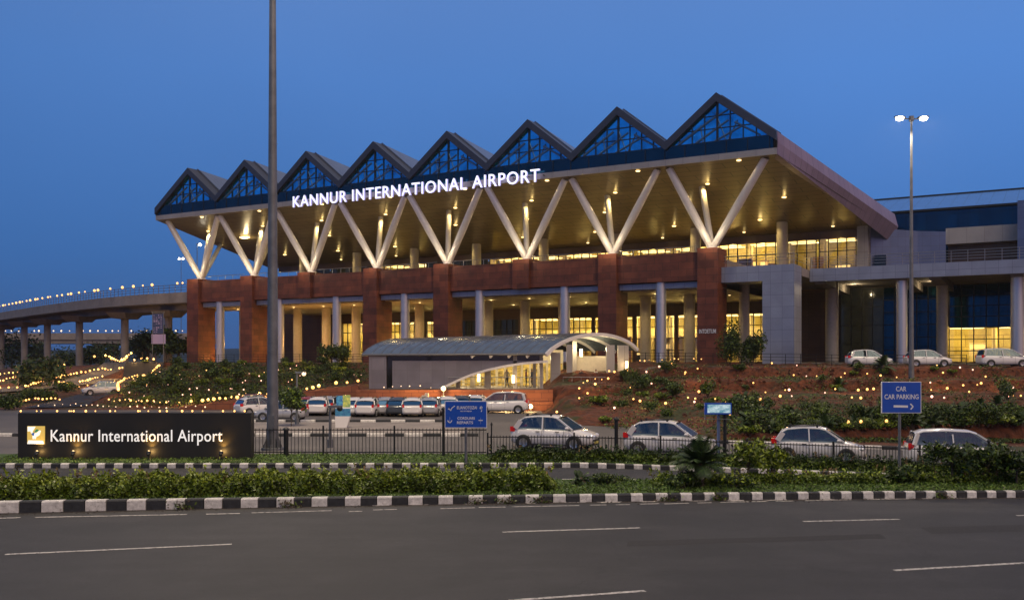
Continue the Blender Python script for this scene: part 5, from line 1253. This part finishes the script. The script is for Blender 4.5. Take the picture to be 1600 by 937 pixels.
for px, h_, r_, lb in ((1141, 4.2, 1.7, 'tall dark bush beside the right red pier at the terrace edge'), (1175, 3.0, 1.4, 'lower dark bush between red pier and grey pier')):
    shrub('terrace_bush', px_x(px, 98), 98, zT(px_x(px, 98), 98), r_, h_, 3200, lb, .15, ('leafd', 'leaf'), lobes=9)
for px, Y, h_, r, lb in (
                     (525, 106, 2.6, 1.7, 'bushy tree before the clad column left of the pavilion'), (455, 60, 2.4, .9, 'small dark tree in the lot right of the mast')):
    young_tree(px_x(px, Y), Y, zT(px_x(px, Y), Y), h_, r, 2600, lb, ('leafd', 'leaf'), .16 if Y > 90 else .12)
# shrubs on the slopes, one proto of each kind and copies
polys_r = [(870, 590), (1600, 590), (1600, 690), (900, 672)]
def inpoly(px, py, poly):
    c = False; j = len(poly)-1
    for i in range(len(poly)):
        (xi, yi), (xj, yj) = poly[i], poly[j]
        if (yi > py) != (yj > py) and px < (xj-xi)*(py-yi)/(yj-yi)+xi: c = not c
        j = i
    return c
POLY = {'right': [(1020, 574), (1600, 578), (1600, 690), (1150, 684), (930, 668)], 'left': [(205, 590), (300, 568), (565, 570), (565, 598), (300, 632), (190, 632)], 'mid': [(900, 630), (960, 590), (1060, 585), (1060, 650)], 'low': [(1120, 640), (1600, 640), (1600, 688), (1130, 680)]}
def rnd_in(key):
    po = POLY[key]; x0, x1 = min(p[0] for p in po), max(p[0] for p in po); y0, y1 = min(p[1] for p in po), max(p[1] for p in po)
    while True:
        a, c = random.uniform(x0, x1), random.uniform(y0, y1)
        if inpoly(a, c, po): return hit(a, c, 45)
protos = []
for k in range(4):
    mats = [('leafd', 'leaf'), ('leaf', 'leafd'), ('leaf', 'leafy'), ('leafd', 'leaf')][k]
    protos.append(shrub('slope_shrub', 0, 60, -5, .62, [.55, .8, .5, .95][k], 620, 'low green shrub growing on the red earth slope', .095, mats, group='shrubs scattered over the slopes', lobes=6))
cnt = {'right': 46, 'left': 60, 'mid': 8, 'low': 70}; first = [True]*4
for key, n in cnt.items():
    for _ in range(n):
        q = rnd_in(key); k = random.randrange(4); s_ = random.uniform(.6, 1.5)
        if first[k]: protos[k].location = (q.x, q.y, q.z-.05); protos[k].rotation_euler = (0, 0, random.uniform(0, 6)); first[k] = False
        else: dup(protos[k], (q.x, q.y, q.z-.05), random.uniform(0, 6), scale=s_)
# weeds: clumps too many to count
def weeds(name, pts_, per, spread, size, mats, label):
    cent = []; mi = []
    for q in pts_:
        for _ in range(per):
            x = q.x+random.gauss(0, spread); y = q.y+random.gauss(0, spread); cent.append((x, y, zT(x, y)+random.uniform(.02, .22))); mi.append(int(random.random() < .4))
    o = leaf_mesh(name, cent, size, [M[mats[0]], M[mats[1]]], mi=mi, flat=.2, long=2.0); tag(o, label, 'weeds', kind='stuff')
weeds('slope_weeds', [rnd_in('right') for _ in range(90)]+[rnd_in('low') for _ in range(330)]+[rnd_in('mid') for _ in range(15)], 60, .6, .09, ('leafd', 'leaf'), 'weeds and ground cover on the red terraces at the right')
weeds('mound_weeds', [rnd_in('left') for _ in range(420)], 46, 1.0, .12, ('leafd', 'leaf'), 'weeds and ground cover on the dark mound at the left')
cent = []
for _ in range(26000):
    x = random.uniform(-20, 22); y0 = Yk(x)+.2; y = random.uniform(y0, 31.5); cent.append((x, y, .16+random.uniform(0, .05)))
for _ in range(16000): x = random.uniform(-21, 21); y = random.uniform(36.75, 40.9); cent.append((x, y, zT(x, y)+.10+random.uniform(0, .06)))
o = leaf_mesh('grass', cent, .05, [M['blade'], M['leaf']], mi=[int(random.random() < .3) for _ in cent], flat=-.2, long=2.4); tag(o, 'rough mown grass on median and verge', 'grass', kind='stuff')
# weeds sprouting at the kerb face
for px in (1090, 640, 1265, 770, 850, 120, 480):
    pass
cent = []
for px in (284, 452, 792, 1042, 745, 844, 1120, 1470):
    x0 = px_x(px, Yk(px_x(px, 27.5)));
    for _ in range(90): cent.append((x0+random.gauss(0, .14), Yk(x0)-.05-abs(random.gauss(0, .05)), abs(random.gauss(0, .09))+.01))
o = leaf_mesh('kerb_weeds', cent, .05, [M['leaf'], M['bark']], mi=[int(random.random() < .5) for _ in cent], long=2); tag(o, 'dry weeds sprouting against the kerb face', 'weeds', kind='stuff')
# trees under the flyover and beyond
def big_tree(x, y, z, h_, r, label, n=1500):
    t = thing('dark_tree', label, 'tree', (x, y, z)); b = MB(); b.tube((0,0,-.5), (.2,0,h_*.5), .3, .18, 7); lob = []
    for k in range(10):
        a = k*2.4; e_ = Vector((math.cos(a)*r*random.uniform(.2, .8), math.sin(a)*r*random.uniform(.2, .8), h_*random.uniform(.45, .95))); b.tube((.2, 0, h_*.4), e_, .12, .04, 5); lob.append(e_)
    b.build('trunk', M['bark'], t); cent = []
    for _ in range(n): e_ = random.choice(lob); cent.append(e_+Vector((random.gauss(0, r*.22), random.gauss(0, r*.22), random.gauss(0, r*.2))))
    leaf_mesh('crown', cent, .42, [M['leafd']], t, flat=.3)
    return t
for px, Y, h_, r, lb in ((230, 178, 5.5, 3.2, 'dark tree between banner and third flyover pier'), (222, 215, 7, 4, 'taller dark tree farther behind the banner'), (18, 215, 8, 6, 'broad dark tree under the far left of the flyover'),
                     (48, 235, 6.5, 5, 'dark round tree behind the second flyover pier'), (100, 240, 5, 5, 'low dark tree between the left flyover piers'), (258, 152, 5, 2.2, 'narrow dark tree at the flyover pier nearest the terminal'),
                     (278, 156, 4, 2, 'low dark tree against the left red pier'), (160, 235, 6, 5, 'dark tree mass behind the middle flyover bay'), (140, 205, 4, 3, 'small dark tree right of the nearest flyover pier'), (60, 120, 2.6, 3, 'dark bush tree beside the left ramp')):
    big_tree(px_x(px, Y), Y, zT(px_x(px, Y), Y), h_, r, lb)
for px, py, lb in ((70, 628, 'dark shrub clump left of the white car above the name wall'), (105, 612, 'second dark shrub clump above the name wall'), (15, 640, 'green shrub by the left picture edge above the verge'), (40, 628, 'grey green shrub near the ramp foot')):
    q = hit(px, py, 45); shrub('shrub_clump', q.x, q.y, q.z, 1.5, 1.2, 1500, lb, .15, ('leafd', 'leaf'), lobes=7)

# ------------------------------------------------------------------ strings of bulbs and garden lights
def light_string(pix, label, gap, r=.09, h_=.45, y0=45, m='bulb', e=0):
    pts = [hit(a, c, y0) for a, c in pix]; dense = []
    for a, c in zip(pts[:-1], pts[1:]):
        n = max(1, int((c-a).length/gap))
        for k in range(n):
            q = a.lerp(c, k/n); q.z = zT(q.x, q.y)+h_+random.uniform(-.08, .08); dense.append(q)
    o0 = dense[0].copy(); t = thing('light_string', label, 'string of lights', o0)
    b = MB(); b.path([q-o0-Vector((0,0,.1)) for q in dense], .015, 4)
    for q in dense[::3]: b.tube(q-o0-Vector((0,0,h_+.1)), q-o0-Vector((0,0,.08)), .02, n=4)
    b.build('cable', M['plastic'], t)
    first_b = None
    for k, q in enumerate(dense[:100]):
        if random.random() < .12: continue
        if first_b is None:
            b = MB(); b.sphere((0, 0, 0), r, 8, 6); first_b = b.build('bulb', M[m], t); first_b.location = q-o0
        else:
            c = first_b.copy(); C.objects.link(c); c.parent = t; c.location = q-o0; c.scale = (random.choice((.6, .85, 1.0, 1.25)),)*3
    if e:
        for q in dense[::max(1, len(dense)//6)]: point('bulb_glow', q-o0+Vector((0, -.2, .4)), e, (1, .55, .18), .1, t)
    return t
light_string([(290, 634), (380, 627), (470, 615), (576, 600)], 'string of warm bulbs rising along the top of the red wall left of the pavilion', .62, .12, .35, e=60)
light_string([(108, 606), (92, 602), (96, 594), (120, 589), (160, 581), (215, 574)], 'string of bulbs looping round the grassy patch below the flyover', .95, .12, .5, y0=84, e=60)
light_string([(125, 603), (160, 594), (200, 584), (250, 574)], 'dense string of bulbs along the near side of the slope road', .8, .12, .5, y0=84, e=80)
light_string([(185, 618), (183, 606), (195, 597), (235, 582)], 'string of bulbs along the foot of the dark mound', .9, .12, .5, y0=84, e=60)
light_string([(0, 606), (30, 599), (68, 590)], 'string of bulbs on the lower edge of the left ramp', .8, .12, .9, y0=84, e=60)
light_string([(0, 596), (40, 588), (70, 584), (110, 578)], 'string of bulbs on the upper edge of the left ramp', 1.1, .12, .9, y0=84, e=40)
light_string([(170, 632), (230, 634), (290, 634)], 'string of bulbs on the kerb just above the name wall right half', .5, .08, .4, y0=60, e=15)
light_string([(130, 574), (165, 572), (205, 571), (240, 570)], 'string of bulbs in the trees below the flyover deck', 1.5, .17, 1.6, y0=120, e=60)
light_string([(20, 634), (60, 630), (100, 631)], 'string of bulbs in front of the shrub clumps at the far left', .6, .08, .5, y0=60, e=10)
light_string([(60, 640), (110, 637), (170, 640), (260, 642), (350, 640)], 'low string of pale bulbs on the kerb line above the name wall', .7, .05, .3, y0=60, m='bulbw')
light_string([(0, 614), (40, 611), (75, 600), (105, 590)], 'string of bulbs along the middle of the left ramp parapet', .9, .11, .6, y0=84, e=40)
light_string([(110, 612), (150, 609), (190, 600), (222, 590), (250, 580)], 'string of bulbs beside the white car on the slope road', 1.0, .10, .6, y0=84, e=50)
gl = thing('garden_light', 'small warm garden light staked in the planted slope', 'garden light', (0, 0, 0), 0, 'garden lights scattered over the slopes')
b = MB(); b.tube((0,0,-.1), (0,0,.3), .012, n=5); b.build('stake', M['plastic'], gl); b = MB(); b.sphere((0,0,.36), .075, 8, 6); glb = b.build('bulb', M['bulb'], gl)
gl2 = thing('garden_light', 'small pale pinkish garden light staked in the planted slope', 'garden light', (0, 0, 0), 0, 'pale garden lights scattered over the slopes')
b = MB(); b.tube((0,0,-.1), (0,0,.3), .012, n=5); b.build('stake', M['plastic'], gl2); b = MB(); b.sphere((0,0,.36), .075, 8, 6); b.build('bulb', mat('pinkish_bulb', (1,.7,.6), .5, emit=(1, .50, .34), es=2.6, sample=False), gl2)
pos = [(1085,636),(1206,575),(1196,618),(1233,619),(1219,629),(1245,578),(1314,594),(1320,590),(1355,590),(1289,619),(1305,614),(1341,619),(1355,618),(1331,628),(1345,632),(1365,617),(1455,614),(1480,616),(1505,610),(1533,609),(1569,609),(1583,613),(1583,623),(1595,625),(1540,597),(1500,583),(1175,632),(1188,634),(1237,624),(1260,592),(1276,592),
       (1000,636),(1013,643),(960,646),(1040,640),(930,610),(918,622),(905,630),(1052,618),(1075,628),(1010,590),(1030,582),(1050,578),(1070,590),(1090,584),(1018,606),(985,612),(870,652),(890,668),(1115,642),(1140,655),(1325,680),(1345,681),(1385,679),(1163,648)]
fi = [True, True]
for px, py in pos+[(random.uniform(940, 1590), random.uniform(578, 640)) for _ in range(26)]:
    q = hit(px, py, 46); k = 0 if random.random() < .7 else 1; src = (gl, gl2)[k]
    if fi[k]: src.location = q; fi[k] = False
    else: dup(src, q, 0, scale=random.choice((.7, .9, 1.1, 1.3)))
for _ in range(62):
    q = rnd_in('left'); dup((gl, gl2)[int(random.random() < .75)], q, 0, scale=random.choice((.55, .7, .9)))
for px, py in ((1085, 600), (1200, 616), (1320, 615), (1470, 612), (1570, 610), (1010, 640), (930, 615)):
    q = hit(px, py, 46); point('garden_glow', (q.x, q.y-.5, q.z+.8), 45, (1, .6, .28), .1)
for px, py in ((230, 600), (300, 590), (380, 585), (470, 580), (540, 585)):
    q = hit(px, py, 46); point('garden_glow', (q.x, q.y-.5, q.z+1.0), 40, (1, .55, .25), .1)
# white dots along the service kerb on the left: small marker stones

# railing along the terrace edge before the terminal
def terrace_rail(u0, u1, s_, label):
    org = Vector((22.3, 107.0)); ux = Vector((.8695, -.494)); n_ = Vector((.494, .8695)); a = org+ux*u0+n_*s_; c = org+ux*u1+n_*s_
    t = thing('terrace_railing', label, 'railing', (a.x, a.y, zT(a.x, a.y))); o0 = t.location.copy(); n = int((c-a).length/1.5); pts = []
    for k in range(n+1): q = a.lerp(c, k/n); pts.append(Vector((q.x, q.y, max(3.0, zT(q.x, q.y))))-o0)
    b = MB()
    for h_ in (.45, .8, 1.1): b.path([p+Vector((0,0,h_)) for p in pts], .03, 4)
    b.build('rails', M['fence'], t); b = MB()
    for p in pts: b.tube(p, p+Vector((0,0,1.15)), .035, n=5)
    b.build('posts', M['fence'], t); return t
terrace_rail(-82, -36, -5.0, 'dark low railing at the foot of the left red piers')
terrace_rail(-14, 26, -4.0, 'dark low railing at the foot of the right red pier and grey pier')
light_string([(600, 612), (640, 614), (690, 618)], 'pale string of small bulbs on the wall top left of the pavilion arch', .7, .05, .3, y0=60, m='bulbw')
light_string([(1000, 572), (1060, 568), (1130, 566), (1190, 566)], 'string of small bulbs on the terrace edge below the right red pier', 1.1, .06, .5, y0=60)
light_string([(905, 615), (930, 600), (960, 590), (1000, 583)], 'string of bulbs climbing the red slope beside the pavilion', 1.0, .08, .4, y0=60)

# ------------------------------------------------------------------ damp evening air
HAZE = 0.00012
if HAZE:
    b = MB(); b.box(-1620, 1620, -320, 1620, -7, 36); hz = b.build('haze', mat('haze_air', (1,1,1)))
    nt = hz.data.materials[0].node_tree; nt.nodes.clear(); o_ = nt.nodes.new('ShaderNodeOutputMaterial'); pv = nt.nodes.new('ShaderNodeVolumePrincipled')
    pv.inputs['Color'].default_value = (.86, .92, 1, 1); pv.inputs['Density'].default_value = HAZE; pv.inputs['Anisotropy'].default_value = .6; nt.links.new(pv.outputs[0], o_.inputs['Volume'])
    hz['kind'] = 'stuff'; hz['label'] = 'thin damp evening haze over the whole place'

# worn edge and patches of the front road
def edge_strip(name, m, x0, x1, a, c, dz, jag=0.0, n=140):
    b = MB(); V = []
    for i in range(n+1):
        x = x0+(x1-x0)*i/n; V += [(x, Yk(x)+a+random.uniform(-jag, jag), dz), (x, Yk(x)+c, dz)]
    b.add(V, [(2*i, 2*i+2, 2*i+3, 2*i+1) for i in range(n)]); return struct(b.build(name, m))
m_dust = mat('gutter_dust', (.042, .034, .028), .95, var=.4, nscale=5)
edge_strip('gutter_dust', m_dust, -30, 34, -.22, .0, .007, .07)
m_patch = mat('asphalt_patch', (.0178, .0160, .0156), .8, var=.25, nscale=6, bump=.4, bscale=60)
def patch(x0, y0, x1, y1, skew):
    b = MB(); n = 14; V = []
    for i in range(n+1):
        f = i/n; x = x0+(x1-x0)*f; V += [(x, y0+skew*f+random.uniform(-.03, .03), .0062), (x+.1, y1+skew*f+random.uniform(-.03, .03), .0062)]
    b.add(V, [(2*i, 2*i+2, 2*i+3, 2*i+1) for i in range(n)]); struct(b.build('asphalt_patch', m_patch))
patch(2.5, 20.9, 8.5, 21.5, .9); patch(9.8, 22.4, 15.5, 23.3, .8)
o_ = MB()
for _ in range(420):
    x = random.uniform(-16, 18); y = Yk(x)-abs(random.gauss(0, .25))-.03; q = random.uniform(.012, .035); o_.add([(x-q, y-q*.6, .012), (x+q, y-q*.4, .014), (x+q*.7, y+q*.7, .012), (x, y, .012+q*.7)], [(0,1,3), (1,2,3), (2,0,3)])
tag(o_.build('gutter_litter', m_dust), 'grit and dry leaf litter along the front kerb', 'litter', kind='stuff')

# people standing in and before the pavilion hall
def person_mesh(top, legs, pose=0):
    jo = {'pelvis': (0,0,.93), 'waist': (0,0,1.08), 'chest': (0,.0,1.30), 'neck': (0,.0,1.46), 'head': (0,-.02,1.60), 'crown': (0,-.01,1.70)}
    jo.update({'hl': (.09,0,.88), 'kl': (.11,-.03+.1*pose,.48), 'al': (.11,.03,.08), 'tl': (.12,-.12,.04), 'hr': (-.09,0,.88), 'kr': (-.11,-.03-.1*pose,.48), 'ar': (-.12,.04+.2*pose,.08), 'tr': (-.13,-.10+.2*pose,.04),
               'sl': (.17,0,1.40), 'el': (.23,.03,1.13), 'wl': (.22,-.08,.90), 'fl': (.21,-.11,.80), 'sr': (-.17,0,1.40), 'er': (-.24,.03,1.13), 'wr': (-.20,-.14-.1*pose,.95), 'fr': (-.18,-.20-.1*pose,.88)})
    rad = dict(pelvis=.13, waist=.12, chest=.15, neck=.055, head=.10, crown=.075, hl=.09, kl=.06, al=.04, tl=.035, hr=.09, kr=.06, ar=.04, tr=.035, sl=.065, el=.045, wl=.032, fl=.035, sr=.065, er=.045, wr=.032, fr=.035)
    ed = [('pelvis','waist'),('waist','chest'),('chest','neck'),('neck','head'),('head','crown'),('pelvis','hl'),('hl','kl'),('kl','al'),('al','tl'),('pelvis','hr'),('hr','kr'),('kr','ar'),('ar','tr'),('chest','sl'),('sl','el'),('el','wl'),('wl','fl'),('chest','sr'),('sr','er'),('er','wr'),('wr','fr')]
    ks = list(jo); me = bpy.data.meshes.new('p'); me.from_pydata([jo[k] for k in ks], [(ks.index(a), ks.index(c)) for a, c in ed], [])
    o = bpy.data.objects.new('p', me); C.objects.link(o); o.modifiers.new('s', 'SKIN'); sv = me.skin_vertices[0].data
    for i, k in enumerate(ks): sv[i].radius = (rad[k], rad[k]*(.75 if k in ('pelvis','waist','chest') else 1)); sv[i].use_root = (k == 'pelvis')
    o.modifiers.new('u', 'SUBSURF').levels = 1
    bpy.context.view_layer.update(); out = bpy.data.meshes.new_from_object(o.evaluated_get(bpy.context.evaluated_depsgraph_get())); bpy.data.objects.remove(o)
    for c_, r_ in ((top, .8), (legs, .8), ((.30, .16, .10), .6), ((.01, .01, .01), .5)): out.materials.append(mat('cloth', c_, r_))
    for p in out.polygons:
        z = p.center.z; x = abs(p.center.x); p.use_smooth = True
        p.material_index = 3 if (z > 1.60 and p.center.y > -.06) or z > 1.69 or z < .09 else (2 if z > 1.44 or (x > .15 and z < .96 and z > .7) else (0 if z > .93 else 1))
    return out
for px, Y, a, top, legs, ps, lb in ((763, 87.6, 30, (.03,.03,.05), (.04,.03,.03), 0, 'person in dark clothes standing at the left of the lit pavilion hall'),
    (792, 87.0, 200, (.35,.30,.25), (.03,.04,.08), 1, 'person in a pale top walking in the lit pavilion hall'), (822, 88.2, 90, (.20,.03,.03), (.03,.03,.03), 0, 'person in a red top in the middle of the pavilion hall'),
    (831, 88.0, 250, (.03,.06,.12), (.10,.08,.06), 1, 'person in a blue top beside the one in red'), (908, 87.2, 10, (.04,.04,.04), (.03,.03,.03), 0, 'person in black under the raised right end of the pavilion roof'), (931, 87.6, 150, (.45,.42,.38), (.05,.05,.06), 1, 'person in a white shirt near the right pavilion pillar')):
    o = bpy.data.objects.new('person', person_mesh(top, legs, ps)); C.objects.link(o); o.location = (px_x(px, Y), Y, 1.705); o.rotation_euler = (0, 0, R(a)); tag(o, lb, 'person', 'people in the pavilion hall')

# young palms, stones and dry tufts on the red slope
pp_ = palm('slope_palm', 0, 60, -8, 14, .9, 'young spiky palm planted on the red earth slope', .12); pp_['group'] = 'young palms on the slope'
for k in range(26):
    q = rnd_in('right' if k % 2 else 'low')
    if k == 0: pp_.location = q
    else: dup(pp_, q, random.uniform(0, 6), scale=random.uniform(.6, 1.3))
sb = MB()
for _ in range(900):
    q = rnd_in('right' if random.random() < .8 else 'mid'); r_ = abs(random.gauss(0, .09))+.04
    V = [(q.x+r_*random.uniform(.6, 1.2)*math.cos(a)*math.cos(e_), q.y+r_*random.uniform(.6, 1.2)*math.sin(a)*math.cos(e_), q.z+r_*.7*math.sin(e_)+.02) for a, e_ in ((0,-.3),(1.6,-.3),(3.1,-.3),(4.7,-.3),(.8,.7),(2.9,.8),(4.6,.7))]
    sb.add(V, [(0,1,4),(1,5,4),(1,2,5),(2,3,6),(2,6,5),(3,0,6),(0,4,6),(4,5,6)])
tag(sb.build('slope_rubble', mat('laterite_rubble', (.13,.045,.022), .95, island=.5)), 'loose laterite stones and rubble over the red slope', 'rubble', kind='stuff')
weeds('dry_grass', [rnd_in('right') for _ in range(110)]+[rnd_in('left') for _ in range(60)]+[rnd_in('mid') for _ in range(20)], 40, .45, .10, ('dryleaf', 'leaf'), 'dry grass tufts between the shrubs on the slopes')
